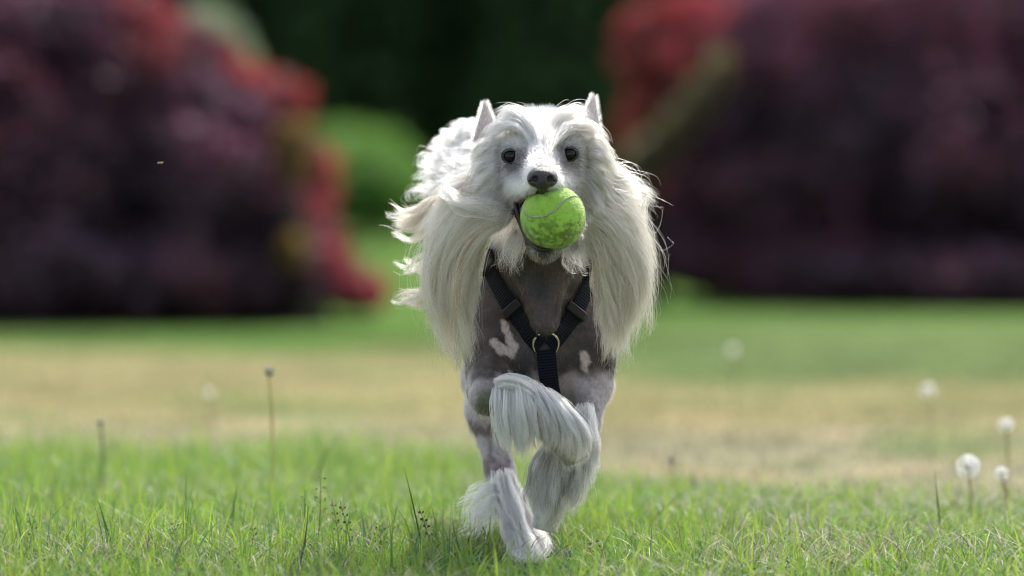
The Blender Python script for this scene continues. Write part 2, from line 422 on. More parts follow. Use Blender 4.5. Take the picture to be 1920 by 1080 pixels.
# tall dark conifers that close off the view
def conifer(x, y, h, r, label):
    root = empty('conifer_tree', (x, y, 0)); tag(root, label, 'tree', 'dark conifers closing off the garden')
    V, Fq = tube([(x, y, 0), (x, y, h * .5), (x, y, h * .97)], [.22, .14, .03], 8); fmesh('trunk', V, Fq, M_BARK, root)
    n = 7000
    t = rng.random(n) ** 1.5; a = rng.random(n) * 2 * math.pi; z = .05 + t * (h - .1)
    rr = r * (1 - (z / h) ** 1.6) * (.72 + .35 * fbm(np.stack([np.cos(a) * 2 + x, np.sin(a) * 2, z * 1.4], 1), 1.0, 12)) * (.82 + .2 * rng.random(n))
    p = np.stack([x + np.cos(a) * rr, y + np.sin(a) * rr, z], 1); nn = np.stack([np.cos(a), np.sin(a), .5 + 0 * a], 1)
    V, Q = leaves(p, nn, .16 * (.6 + .8 * rng.random(n)), 3, .6, .22, 1.2)
    c = np.repeat(np.array([.034, .072, .024]) * (.5 + rng.random((n, 1))) * (.5 + fbm(p, 1.1, 77))[:, None], 12, 0)
    fmesh('crown', V, Q, M_DARKLEAF, root, col=c, smooth=False)
    zz = np.linspace(.02, h * .95, 16); path = [(x, y, q) for q in zz]
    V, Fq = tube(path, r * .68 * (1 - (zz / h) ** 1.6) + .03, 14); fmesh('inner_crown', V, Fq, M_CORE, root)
CL = ['dark conifer outside the picture, leftmost of the row', 'dark conifer wholly behind the left maple, second of the row', 'dark conifer behind the left half of the left maple',
      'dark conifer behind the middle of the left maple', 'dark conifer showing just right of the left maple, above the round green shrub', 'dark conifer between the round green shrub and the dog\'s head',
      'dark conifer above and just right of the dog\'s head', 'dark conifer behind the red fringe of the right maple', 'dark conifer behind the middle of the right maple',
      'dark conifer behind the right half of the right maple', 'dark conifer outside the picture beyond the right maple', 'dark conifer outside the picture, rightmost of the row']
cx = [-9.2, -7.2, -5.3, -3.6, -2.0, -.5, 1.0, 2.5, 4.1, 5.8, 7.6, 9.5]
cx = [-18.5, -15.3, -12.2] + cx + [12.4, 15.4, 18.6]
CL = ['dark conifer far outside the picture at the left end of the row', 'dark conifer second from the left end of the row', 'dark conifer third from the left end of the row'] + CL + ['dark conifer third from the right end of the row', 'dark conifer second from the right end of the row', 'dark conifer far outside the picture at the right end of the row']
CL[3], CL[14] = 'dark conifer fourth from the left end of the row', 'dark conifer fourth from the right end of the row'
for k, x in enumerate(cx):
    conifer(x, 42 + 1.6 * ((k * 7) % 3), 7.5 + 1.3 * ((k * 5) % 4), 1.55 if 2 < k < 15 else 2.3, CL[k])

# ------------------------------------------------------------------ grass
M_GRASS = principled('grass_blade', attr='Col', rough=.45, spec=.4, transl=.45, tcol=(1.4, 1.45, .8))
M_DRY = principled('dry_grass', attr='Col', rough=.7, spec=.2, transl=.3)
def blades(x, y, h, w, lean, col, z0=None, segs=4, curl=1.0, tipcol=None):
    n = len(x); a = rng.random(n) * 2 * math.pi
    dirx, diry = np.cos(a), np.sin(a); f = rng.random(n) * 2 * math.pi
    wx, wy = np.cos(f), np.sin(f)
    V = np.zeros((n, 2 * segs + 1, 3)); C = np.zeros((n, 2 * segs + 1, 3))
    z0 = np.zeros(n) if z0 is None else z0
    for k in range(segs + 1):
        t = k / segs
        off = lean * h * (t ** (1 + curl)); zz = z0 + h * (t - .35 * np.minimum(lean, 1.3) * t ** 3) - .004
        ww = w * (1 - t ** 1.6) * .5 * (1.0 if k else .8)
        cx_, cy_ = x + dirx * off, y + diry * off
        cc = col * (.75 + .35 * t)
        if tipcol is not None: cc = cc * (1 - t ** 4)[..., None] + tipcol * t ** 4 if False else cc
        if k < segs:
            V[:, 2 * k] = np.stack([cx_ - wx * ww, cy_ - wy * ww, zz], 1); V[:, 2 * k + 1] = np.stack([cx_ + wx * ww, cy_ + wy * ww, zz], 1)
            C[:, 2 * k] = C[:, 2 * k + 1] = cc
        else:
            V[:, 2 * segs] = np.stack([cx_, cy_, zz], 1); C[:, 2 * segs] = cc
    m = 2 * segs + 1; o = (np.arange(n) * m)[:, None]
    q = np.concatenate([o + np.array([[2 * k, 2 * k + 1, 2 * k + 3, 2 * k + 2]]) for k in range(segs - 1)])
    t = o + np.array([[2 * segs - 2, 2 * segs - 1, 2 * segs]])
    return V.reshape(-1, 3), [q, t], C.reshape(-1, 3)
def scatter(n, y0, y1, wide=.115, edge=True, soft=.12):
    y = y0 + (y1 - y0) * rng.random(int(n * 1.6)); x = (rng.random(len(y)) * 2 - 1) * wide * (D + y1 * .5)
    x = (rng.random(len(y)) * 2 - 1) * (wide * (D + y) + .12)
    if edge:
        ok = y < grass_edge(x) + soft * rng.normal(size=len(y)); x, y = x[ok], y[ok]
    ok = rng.random(len(y)) < np.where(y < -.12, .55 - .35 * sstep(-.12, -.5, y), 1.0); x, y = x[ok], y[ok]
    return x[:n], y[:n]
def gcol(n, x, y, base=(.125, .225, .052), var=.45):
    r = rng.random((n, 1)); p = np.stack([x, y, 0 * x], 1); f = fbm(p, 4, 41)[:, None]
    c = np.array(base) * (1 - var / 2 + var * rng.random((n, 1)))
    yel = np.array([.27, .34, .07]); blu = np.array([.07, .15, .075])
    c = c * (1 - sstep(.45, .95, r) * .8) + yel * sstep(.45, .95, r) * .8
    c = np.where(r < .14, blu, c)
    return c * (.8 + .4 * f)
# short dense layer
x, y = scatter(76000, -.95, 2.6); n = len(x)
h = (.026 + .028 * rng.random(n)) * (.8 + .5 * fbm(np.stack([x, y, 0 * x], 1), 5, 2)); h *= (1 + .25 * sstep(.8, -.4, x * 1.0)) * (.65 + .7 * fbm(np.stack([x, y, 0 * x], 1), 9, 71)); h *= 1 - .5 * sstep(.12, .04, np.hypot(x - .02, (y + .02) * .6))
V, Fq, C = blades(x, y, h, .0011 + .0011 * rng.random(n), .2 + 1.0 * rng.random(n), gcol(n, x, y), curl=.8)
g = fmesh('short_grass', V, Fq, M_GRASS, col=C); tag(g, 'dense low green grass round the running dog', 'grass', kind='stuff')
# taller blades
x, y = scatter(19000, -.9, 2.6); n = len(x)
h = .045 + .045 * rng.random(n) ** 1.5; h *= .85 + .3 * sstep(.5, -.5, x); ok = (np.hypot(x - .03, (y + .12) * .4) > .075) & (rng.random(n) < .3 + 1.2 * sstep(.35, .65, fbm(np.stack([x, y, 0 * x], 1), 7, 33))); x, y, h = x[ok], y[ok], h[ok]; n = len(x)
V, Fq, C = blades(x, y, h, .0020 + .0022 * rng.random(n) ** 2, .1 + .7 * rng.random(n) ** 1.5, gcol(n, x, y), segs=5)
g = fmesh('tall_grass', V, Fq, M_GRASS, col=C); tag(g, 'longer upright grass blades standing above the low turf', 'grass', kind='stuff')
# dry bits, straw and seed fluff
x, y = scatter(34000, -.9, 2.4); n = len(x)
cl = sstep(.42, .6, fbm(np.stack([x, y, 0 * x], 1), 6, 91)); ok = rng.random(n) < .25 + .75 * cl; x, y = x[ok], y[ok]; n = len(x)
dc = np.array([.60, .54, .44]) * (.6 + .7 * rng.random((n, 1))); dc = np.where(rng.random((n, 1)) < .2, np.array([.16, .09, .08]), dc)
V, Fq, C = blades(x, y, .012 + .024 * rng.random(n), .0007 + .0009 * rng.random(n), .5 + 2.2 * rng.random(n), dc, z0=.006 + .032 * rng.random(n), curl=.4)
g = fmesh('dry_grass', V, Fq, M_DRY, col=C); tag(g, 'pale dry clippings and straw tangled in the turf', 'dry grass', kind='stuff')
# close-cut lawn beyond
y = .3 + 9.0 * rng.random(60000) ** 1.4; x = (rng.random(len(y)) * 2 - 1) * (.12 * (D + y) + .1)
ok = y > grass_edge(x) - .05; x, y = x[ok], y[ok]; n = len(x)
lc = lawn_colour(np.stack([x, y], 1)) * (.7 + .6 * rng.random((n, 1)))
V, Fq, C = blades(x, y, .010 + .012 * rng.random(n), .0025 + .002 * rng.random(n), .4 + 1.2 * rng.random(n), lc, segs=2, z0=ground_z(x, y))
g = fmesh('mown_grass', V, Fq, M_DRY, col=C); tag(g, 'close mown half dry grass beyond the long turf', 'grass', kind='stuff')

# clover-like low leaves
M_CLOVER = principled('clover_leaf', attr='Col', rough=.5, spec=.35, transl=.4, tcol=(1.5, 1.7, .7))
x, y = scatter(9000, -.8, 1.5); n = len(x)
ok = fbm(np.stack([x, y, 0 * x], 1), 5, 55) > .5; x, y = x[ok], y[ok]; n = len(x)
p = np.stack([x, y, .008 + .02 * rng.random(n)], 1)
V, Q = leaves(p, np.tile([0, 0, 1.0], (n, 1)), .004 + .005 * rng.random(n), 3, 2.0, .42, 0)
g = fmesh('clover', V, Q, M_CLOVER, col=np.repeat(np.array([.05, .13, .03]) * (.6 + .8 * rng.random((n, 1))), 12, 0), smooth=False)
tag(g, 'small dark clover and trefoil leaves low in the turf', 'clover', kind='stuff')

# ------------------------------------------------------------------ signed distance modelling
def surface_nets(S, o, h):
    inside = S < 0
    nx_, ny_, nz_ = S.shape
    c = np.zeros((nx_ - 1, ny_ - 1, nz_ - 1), np.int8)
    for a in (0, 1):
        for b in (0, 1):
            for d in (0, 1): c += inside[a:nx_ - 1 + a, b:ny_ - 1 + b, d:nz_ - 1 + d]
    act = (c > 0) & (c < 8); idx = np.argwhere(act); ids = np.full(act.shape, -1, np.int32); ids[act] = np.arange(len(idx))
    acc = np.zeros((len(idx), 3)); cnt = np.zeros(len(idx))
    corners = [(a, b, d) for a in (0, 1) for b in (0, 1) for d in (0, 1)]
    val = {k: S[idx[:, 0] + k[0], idx[:, 1] + k[1], idx[:, 2] + k[2]] for k in corners}
    for k in corners:
        for ax in range(3):
            if k[ax] == 0:
                k2 = list(k); k2[ax] = 1; k2 = tuple(k2); a, b = val[k], val[k2]; cr = (a < 0) != (b < 0)
                t = np.where(cr, a / np.where(a == b, 1, a - b), 0)
                q = np.tile(np.array(k, float), (len(idx), 1)); q[:, ax] += t
                acc[cr] += q[cr]; cnt[cr] += 1
    V = (idx + acc / cnt[:, None]) * h + o
    Fs = []
    for ax in range(3):
        u, v = [(1, 2), (2, 0), (0, 1)][ax]
        sl0 = [slice(1, -1)] * 3; sl0[ax] = slice(0, -1); sl1 = [slice(1, -1)] * 3; sl1[ax] = slice(1, None)
        a, b = inside[tuple(sl0)], inside[tuple(sl1)]
        for flip, m in ((0, a & ~b), (1, ~a & b)):
            e = np.argwhere(m); e[:, u] += 1; e[:, v] += 1
            def g_(du, dv):
                q = e.copy(); q[:, u] += du; q[:, v] += dv; return ids[q[:, 0], q[:, 1], q[:, 2]]
            f = np.stack([g_(-1, -1), g_(0, -1), g_(0, 0), g_(-1, 0)], 1)
            Fs.append(f[:, ::-1] if flip else f)
    return V, np.concatenate(Fs)
class Field:
    def __init__(s, lo, hi, h):
        s.lo = np.array(lo, float); s.h = h; s.n = np.ceil((np.array(hi) - s.lo) / h).astype(int) + 1
        s.S = np.full(tuple(s.n), .05, np.float32)
    def _box(s, lo, hi):
        a = np.clip(np.floor((lo - s.lo) / s.h).astype(int), 0, s.n - 1); b = np.clip(np.ceil((hi - s.lo) / s.h).astype(int) + 1, 1, s.n)
        sl = tuple(slice(a[i], b[i]) for i in range(3))
        g = np.meshgrid(*[s.lo[i] + s.h * np.arange(a[i], b[i]) for i in range(3)], indexing='ij', sparse=True)
        return sl, g
    def _mix(s, sl, d, k, sub):
        A = s.S[sl]; d = d.astype(np.float32)
        if sub:
            d = -d; hh = np.clip(.5 - .5 * (A - d) / k, 0, 1) if False else np.clip(.5 + .5 * (A - d) / k, 0, 1)
            # smooth max
            s.S[sl] = d * (1 - hh) + A * hh + k * hh * (1 - hh)
        else:
            hh = np.clip(.5 + .5 * (d - A) / k, 0, 1)
            s.S[sl] = d * (1 - hh) + A * hh - k * hh * (1 - hh)
    def cone(s, a, b, ra, rb, k=.01, sub=False):
        a = np.asarray(a, float); b = np.asarray(b, float); m = max(ra, rb) + k + .014
        sl, (X, Y, Z) = s._box(np.minimum(a, b) - m, np.maximum(a, b) + m)
        ab = b - a; L2 = max(ab @ ab, 1e-12)
        t = np.clip(((X - a[0]) * ab[0] + (Y - a[1]) * ab[1] + (Z - a[2]) * ab[2]) / L2, 0, 1)
        d = np.sqrt((X - a[0] - t * ab[0]) ** 2 + (Y - a[1] - t * ab[1]) ** 2 + (Z - a[2] - t * ab[2]) ** 2) - (ra + (rb - ra) * t)
        s._mix(sl, d, k, sub)
    def chain(s, pts, rads, k=.01):
        for i in range(len(pts) - 1): s.cone(pts[i], pts[i + 1], rads[i], rads[i + 1], k)
    def ell(s, c, r, k=.01, sub=False, rot=None):
        c = np.asarray(c, float); r = np.asarray(r, float); m = r.max() + k + .014
        sl, (X, Y, Z) = s._box(c - m, c + m); x, y, z = X - c[0], Y - c[1], Z - c[2]
        if rot is not None:
            R = np.asarray(rot); x, y, z = [R[i, 0] * x + R[i, 1] * y + R[i, 2] * z for i in range(3)]
        k0 = np.sqrt((x / r[0]) ** 2 + (y / r[1]) ** 2 + (z / r[2]) ** 2); k1 = np.sqrt((x / r[0] ** 2) ** 2 + (y / r[1] ** 2) ** 2 + (z / r[2] ** 2) ** 2)
        d = k0 * (k0 - 1) / np.maximum(k1, 1e-6)
        s._mix(sl, d, k, sub)
    def val(s, p):
        q = np.clip((p - s.lo) / s.h, 0, s.n - 1.001); i = q.astype(int); f = q - i; r = 0
        for a in (0, 1):
            for b in (0, 1):
                for c in (0, 1):
                    w = (f[..., 0] if a else 1 - f[..., 0]) * (f[..., 1] if b else 1 - f[..., 1]) * (f[..., 2] if c else 1 - f[..., 2])
                    r = r + w * s.S[i[..., 0] + a, i[..., 1] + b, i[..., 2] + c]
        return r
    def grad(s, p):
        e = s.h * 1.2; g = np.stack([s.val(p + e * np.eye(3)[i]) - s.val(p - e * np.eye(3)[i]) for i in range(3)], -1)
        return norm(g)
    def mesh(s): return surface_nets(s.S, s.lo, s.h)

R_ = K(0)
B = Field([-.085, -.185, -.012], [.14, .66, .52], .0021)
# trunk, seen head-on: breast, ribs, loin, croup
B.ell(P(1015, 640, .10), (.066, .085, .082), .02)
B.cone(P(1014, 610, .16), P(1008, 575, .34), .066, .056, .03)
B.cone(P(1008, 575, .34), P(1006, 560, .46), .054, .050, .03)
B.ell(P(1012, 690, .14), (.050, .11, .045), .03)
# shoulders and upper arms
B.cone(P(945, 560, .085), P(925, 665, .055), .030, .030, .02)
B.cone(P(1088, 560, .085), P(1104, 665, .055), .030, .030, .02)
B.cone(P(962, 500, .085), P(1074, 500, .085), .034, .034, .02); B.cone(P(975, 430, .07), P(1062, 430, .07), .030, .030, .02)
# raised foreleg (at the left of the picture)
B.chain([P(927, 660, .055), P(918, 712, .030), P(918, 742, -.045)], [.0250, .0185, .0150], .014)
B.cone(P(922, 676, .030), P(915, 748, -.042), .0215, .0150, .02)
B.chain([P(918, 742, -.045), P(960, 752, -.058), P(1040, 812, -.070), P(1072, 845, -.066)], [.014, .0125, .013, .013], .01)
for dx in (-12, 2, 15): B.cone(P(1060 + dx, 830 - dx * .3, -.072), P(1078 + dx, 858 - dx * .5, -.062), .0075, .0062, .004)
# striding foreleg (at the right)
B.chain([P(1100, 660, .055), P(1112, 722, .050), P(1096, 800, .020), P(1080, 862, .006)], [.0265, .0195, .0140, .0115], .012)
B.chain([P(1080, 862, .006), P(1050, 905, .012), P(1024, 965, .030)], [.0125, .0125, .0125], .01)
for dx in (-14, -2, 11): B.cone(P(1034 + dx, 945 + dx * .2, .022), P(1022 + dx, 985 + dx * .3, .034), .0078, .0065, .004)
# hind leg that lands (left)
B.chain([P(955, 590, .44), P(920, 704, .25), P(914, 770, .19), P(938, 885, .175), P(952, 940, .15)], [.044, .029, .0215, .0140, .0125], .015)
B.chain([P(952, 940, .15), P(968, 1000, .10), P(985, 1040, .075)], [.0125, .0135, .013], .01)
for dx in (-16, -3, 10, 22): B.cone(P(978 + dx, 1030, .085), P(990 + dx, 1052, .058), .0078, .0065, .004)
# far hind leg, trailing
B.chain([P(1065, 590, .44), P(1085, 700, .30), P(1072, 780, .40), P(1062, 850, .50)], [.046, .030, .016, .011], .015)
B.chain([P(1062, 850, .50), P(1058, 885, .53), P(1056, 905, .50)], [.011, .012, .011], .008)
# neck
B.chain([P(1018, 560, .080), P(1018, 470, .045), P(1018, 380, .035)], [.052, .040, .042], .02)
B.cone(P(975, 470, .020), P(1012, 610, .012), .0085, .010, .012)
B.cone(P(1055, 465, .020), P(1028, 610, .012), .0085, .010, .012)
# skull, brows, cheeks, muzzle
B.ell(P(1018, 288, .012), (.052, .060, .036), .015)
B.ell(P(1018, 300, -.015), (.050, .045, .036), .015)
B.cone(P(970, 330, -.02), P(960, 360, -.02), .026, .021, .012)
B.cone(P(1066, 330, -.02), P(1082, 352, -.02), .026, .021, .012)
B.cone(P(1017, 300, -.055), P(1017, 333, -.125), .021, .0150, .012)
B.cone(P(990, 345, -.060), P(1003, 350, -.118), .0165, .0130, .008)
B.cone(P(1045, 343, -.060), P(1031, 349, -.118), .0165, .0130, .008)
B.cone(P(975, 345, -.03), P(992, 350, -.09), .016, .012, .01)
B.cone(P(1062, 340, -.03), P(1044, 348, -.09), .016, .012, .01)
pass
# open mouth: cavity cut, then the lower jaw hung below it
B.ell(P(1024, 412, -.095), (.034, .055, .031), .006, sub=True)
B.cone(P(980, 380, -.015), P(1006, 455, -.075), .0135, .0105, .008)
B.cone(P(1066, 378, -.015), P(1034, 455, -.075), .0135, .0105, .008)
B.cone(P(1006, 458, -.070), P(1016, 462, -.108), .0110, .0085, .006)
B.cone(P(1034, 458, -.070), P(1024, 462, -.108), .0110, .0085, .006)
B.cone(P(1020, 462, -.04), P(1020, 466, -.105), .013, .0095, .008)
BALLC = P(1037, 408, -.112); BALLR = 60 * K(-.112)
B.ell(BALLC, (BALLR + .0005,) * 3, .002, sub=True)
# eye sockets
EYES = [P(959, 294, -.058), P(1066, 290, -.058)]
# tail
B.chain([P(1000, 520, .50), P(975, 420, .56), P(930, 320, .50), P(895, 265, .40), P(860, 300, .32)], [.016, .012, .009, .007, .005], .012)
B.S[:, :, :3] = np.maximum(B.S[:, :, :3], .001)
BV, BF = B.mesh()

PINK = [[(944, 604, 6), (952, 628, 6), (962, 648, 9), (958, 662, 9), (940, 655, 9), (926, 642, 7), (924, 640, 5)],
        [(1094, 664, 7), (1098, 676, 8), (1096, 690, 5), (1101, 698, 3)], [(957, 697, 3), (950, 705, 3)], [(1010, 300, 0), (1010, 301, 0)]]
def coat(p):
    """colour of the dog's skin (and of the short hair on it) at points p"""
    px, py = to_px(p); Y = p[:, 1]
    f1 = fbm(p, 55, 1); f2 = fbm(p, 160, 2); f3 = fbm(p, 25, 6)
    dark = np.array([.050, .044, .046]); brown = np.array([.082, .062, .056]); pale = np.array([.50, .43, .43]); pink = np.array([.47, .385, .36]); white = np.array([.78, .76, .75])
    c = mixc(dark, brown, sstep(.35, .65, f1)) * (.45 + 1.15 * f2)[:, None]
    c = c * np.array([.66, .64, .62])
    for L in PINK[:3]:
        c = mixc(c, pink, sstep(2.5, -1.5, seg_d(px, py, L) + 10 * (f2 - .5)) * (Y < .12))
    # limbs get paler towards the feet
    leg = sstep(690, 722, py + 60 * (f1 - .5)); c = mixc(c, pale * .85, leg * (.55 + .45 * sstep(.4, .6, f3)))
    hind = (Y > .13) & (py > 640) & (px < 985); mott = sstep(.47, .58, fbm(p, 42, 12))
    hc = mixc(np.array([.52, .45, .48]), np.array([.20, .15, .16]), mott)
    c = np.where(hind[:, None], hc, c)
    c = mixc(c, white, sstep(885, 910, py))
    # grass-stained wrist
    st_ = sstep(26, 12, np.hypot(px - 912, (py - 752) * .9)) * (Y < .05); c = mixc(c, [.10, .115, .06], st_ * .85)
    inner = sstep(10, 0, seg_d(px, py, [(950, 730, 8), (1000, 760, 14), (1080, 845, 16)])) * (Y < -.03); c = mixc(c, [.55, .50, .50], inner)
    # head white, darker round the eyes and on the muzzle flanks
    head = sstep(478, 430, py + 20 * (f1 - .5)) * (Y < .25)
    hc = np.tile(white, (len(p), 1))
    for ex, ey, s in ((962, 300, 1), (1066, 297, 1)):
        dd = np.hypot((px - ex) * .85, (py - ey)); hc = mixc(hc, [.10, .088, .096], sstep(34, 14, dd + 26 * (f1 - .5)) * .85 * s)
    for L_, a_ in (([(988, 280, 4), (980, 290, 4)], .7), ([(1044, 274, 6), (1050, 282, 4)], .75), ([(948, 312, 3), (968, 318, 5), (972, 330, 3)], .7), ([(1050, 312, 4), (1066, 322, 6)], .8)):
        hc = mixc(hc, [.10, .09, .095], sstep(15, -2, seg_d(px, py, L_) + 16 * (f2 - .5)) * a_)
    hc = mixc(hc, [.30, .24, .20], sstep(20, 6, seg_d(px, py, [(1072, 268, 4), (1082, 318, 8)])) * .45)
    hc = mixc(hc, [.16, .14, .15], sstep(30, 10, np.hypot(px - 1017, (py - 338) * 1.1)) * .5)
    nb = sstep(16, 2, seg_d(px, py, [(1017, 310, 6), (1017, 322, 12)])); hc = mixc(hc, [.30, .27, .29], nb * .7)
    lipd = sstep(14, 2, seg_d(px, py, [(962, 372, 2), (1000, 366, 2), (1040, 362, 2), (1078, 348, 2)])); hc = mixc(hc, [.12, .10, .10], lipd * .6)
    c = mixc(c, hc, head)
    # throat: dark skin below the jaw
    th = sstep(48, 34, np.abs(px - 1018)) * sstep(470, 486, py) * (Y < .1); c = mixc(c, mixc(dark * .9, brown * .9, sstep(.4, .6, f1)), th * sstep(700, 640, py))
    # inside of the mouth
    mo = (np.hypot((px - 1022) / 62, (py - 412) / 64) < 1) & (Y > -.125) & (Y < .0) & (py > 365) & (py < 462); c = np.where(mo[:, None], np.array([.055, .018, .018]), c)
    tail = (Y > .28) & (py < 520); c = np.where(tail[:, None], white, c)
    return np.clip(c, .01, .9)

dog = empty('dog', (float(P(985, 1050, .08)[0]), .08, 0))
tag(dog, 'running white and grey hairless crested dog with windblown mane and black harness', 'dog')
body = fmesh('body', BV, BF, M_SKIN, dog, col=coat(BV))
bvh = BVHTree.FromPolygons([tuple(v) for v in BV], [tuple(int(i) for i in f) for f in BF])
def hit(px, py, lift=0.0):
    d = Vector(P(px, py, 1.0) - CAMP).normalized(); r = bvh.ray_cast(Vector(CAMP), d)
    if r[0] is None: return None
    n = np.array(r[1]); p = np.array(r[0])
    if n @ np.array(d) > 0: n = -n
    return p + n * lift
# ------------------------------------------------------------------ hair
def sample_skin(n, keep):
    tri = np.concatenate([BF[:, [0, 1, 2]], BF[:, [0, 2, 3]]]); A, B_, C_ = BV[tri[:, 0]], BV[tri[:, 1]], BV[tri[:, 2]]
    cen = (A + B_ + C_) / 3; px, py = to_px(cen)
    w = np.linalg.norm(np.cross(B_ - A, C_ - A), axis=1) * keep(px, py, cen)
    k = rng.choice(len(tri), n, p=w / w.sum()); u, v = rng.random(n), rng.random(n); s = u + v > 1; u[s], v[s] = 1 - u[s], 1 - v[s]
    return A[k] + u[:, None] * (B_[k] - A[k]) + v[:, None] * (C_[k] - A[k])
def grow(p, flow, length, m=6, lift=.5, grav=.15, keepout=.001, wob=.1, clump=0.0, outward=.0):
    """strands that leave the skin at p, bend into the flow and stay outside the body"""
    n = len(p); nr = B.grad(p); out = np.zeros((n, m, 3)); out[:, 0] = p - nr * .0008
    L = np.broadcast_to(length, (n,))[:, None] / (m - 1)
    v = norm(flow(p, nr)); v = norm(v - nr * np.sum(v * nr, 1, keepdims=True) + nr * lift)
    q = p.copy(); rnd = rng.normal(size=(n, 3)) * wob
    for k in range(1, m):
        f = norm(flow(q, nr)); v = norm(v * .65 + f * .35 + rnd + np.array([0, 0, -grav]) + nr * outward)
        q = q + v * L
        d = B.val(q); g = B.grad(q); bad = d < keepout; q = np.where(bad[:, None], q + g * (keepout - d)[:, None], q)
        out[:, k] = q
        rnd = rnd * .6 + rng.normal(size=(n, 3)) * wob * .5
    if clump > 0:
        nc = max(4, n // 14); ci = rng.choice(n, nc, replace=False); cp = p[ci]
        own = np.zeros(n, int); best = np.full(n, 1e9)
        for a in range(0, nc, 200):
            d = np.linalg.norm(p[:, None] - cp[None, a:a + 200], axis=2); j = d.argmin(1); dm = d[np.arange(n), j]; u = dm < best; best[u] = dm[u]; own[u] = ci[a + j[u]]
        t = (np.linspace(0, 1, m) ** 1.3)[None, :, None] * clump * (best < .02)[:, None, None]
        out = out * (1 - t) + out[own] * t
    return out
def radii(n, m, r0, r1=.25):
    t = np.linspace(0, 1, m); return (r0 * (.7 + .6 * rng.random((n, 1)))) * (1 - (1 - r1) * t ** 1.5)[None]
def tint(n, m, base, var=.12, dark=None, pd=.0):
    b = np.asarray(base, float); b = b if b.ndim == 2 else np.tile(b, (n, 1))
    c = b * (1 - var * rng.random((n, 1)))
    if dark is not None: c = np.where(rng.random((n, 1)) < pd, np.asarray(dark), c)
    return np.repeat(np.clip(c, 0, .97)[:, None], m, 1)
def resample(pts, m):
    pts = np.asarray(pts, float); n = len(pts)
    if n > 2:                                             # Catmull-Rom through the guide points
        e = np.concatenate([[2 * pts[0] - pts[1]], pts, [2 * pts[-1] - pts[-2]]]); o = []
        for t in np.linspace(0, n - 1 - 1e-6, m * 3):
            i = int(t); f = t - i; a, b, c, d = e[i:i + 4]
            o.append(.5 * ((2 * b) + (-a + c) * f + (2 * a - 5 * b + 4 * c - d) * f * f + (-a + 3 * b - 3 * c + d) * f ** 3))
        pts = np.array(o)
    s = np.concatenate([[0], np.cumsum(np.linalg.norm(np.diff(pts, axis=0), axis=1))]); t = np.linspace(0, s[-1], m)
    return np.stack([np.interp(t, s, pts[:, i]) for i in range(3)], 1)
def sheet(guides, n, m=12, clumps=60, tight=.75, thick=.006, jit=.004, wave=.0, wfreq=2.0, curl=.0, short=.25, fly=.04, skew=.8, drift=.05, root=.10, flick=0.0):
    clumps = int(clumps * 2.2); tight = 1 - (1 - tight) * .45; wave = wave * 1.3; jit = jit * .8
    """strands between neighbouring guide locks; tight: how much each lock gathers at its tip"""
    G = np.array([resample([P(*q) for q in g], m) for g in guides]); ng = len(G)
    def at(u):
        u = np.clip(u, 0, ng - 1 - 1e-6); i = u.astype(int); f = (u - i)[:, None, None]; return G[i] * (1 - f) + G[i + 1] * f
    t = np.linspace(0, 1, m)
    cu = rng.random(clumps) * (ng - 1); cof = rng.normal(size=(clumps, 3)) * [jit, thick, jit]; cl = 1 - short * rng.random(clumps) ** 1.2
    own = rng.integers(0, clumps, n); du = rng.normal(size=n) * .5 * (ng - 1) / max(clumps, 8) ** .6
    lone = rng.random(n) < fly
    def atv(u0, dr):                                      # guide position that drifts sideways along the strand
        u = np.clip(u0[:, None] + dr[:, None] * t[None], 0, ng - 1 - 1e-6); i = u.astype(int); f = (u - i)[..., None]; c = np.arange(m)[None]; return G[i, c] * (1 - f) + G[i + 1, c] * f
    dr = (rng.normal(size=clumps) * drift * 1.6 * (ng - 1))[own]
    du = du * .55
    base = atv(cu[own] + du, dr + rng.normal(size=n) * drift * (ng - 1)); cen = atv(cu[own], dr)
    tg = (tight * (t[None] ** skew) * np.where(lone, .1, 1)[:, None])[..., None]
    o = base * (1 - tg) + cen * tg
    spread = (.35 + .65 * np.sin(np.clip(t * 1.3 + .15, 0, 1) * math.pi * .5))[None, :, None]
    o = o + cof[own][:, None] * spread + (rng.normal(size=(n, 1, 3)) * [jit * .5, thick * .6, jit * .5]) * (spread * (1 - .6 * tg))
    # soft waviness by lock and by strand, in the two directions across the strand
    tan = norm(np.gradient(o, axis=1)); a1 = norm(np.cross(tan, [0, 1, 0.02])); a2 = np.cross(tan, a1)
    ph = rng.random(clumps)[own][:, None] * 6.28 + rng.normal(size=(n, 1)) * .35; fr = (wfreq * (.7 + .6 * rng.random(clumps)))[own][:, None]
    amp = wave * t[None] * (1 + .3 * rng.normal(size=(n, 1)))
    o = o + a1 * (amp * np.sin(ph + 6.28 * fr * t))[..., None] + a2 * ((amp * .8 + curl * t[None]) * np.cos(ph + 6.28 * fr * t))[..., None] + a1 * (curl * t[None] * np.sin(ph + 6.28 * fr * t))[..., None]
    fl = np.where(lone, 1, .12)[:, None] * .005 * t[None] ** 1.5
    o = o + a1 * (fl * rng.normal(size=(n, 1)))[..., None] + a2 * (fl * rng.normal(size=(n, 1)))[..., None]
    if flick:
        fk = np.abs(rng.normal(size=clumps)) * flick; fz = rng.normal(size=clumps) * abs(flick) * .45 + abs(flick) * .2
        fv = np.stack([fk, rng.normal(size=clumps) * abs(flick) * .5, fz], 1)[own]; o = o + fv[:, None] * (t[None, :, None] ** 2.6)
    # different lengths
    ln = cl[own] * (1 - .15 * rng.random(n)); t0 = (root * rng.random(n))[:, None]; s = (t0 + t[None] * (ln[:, None] - t0)) * (m - 1); i = np.minimum(s.astype(int), m - 2); f = (s - i)[..., None]
    r = np.arange(n)[:, None]; return o[r, i] * (1 - f) + o[r, i + 1] * f, own
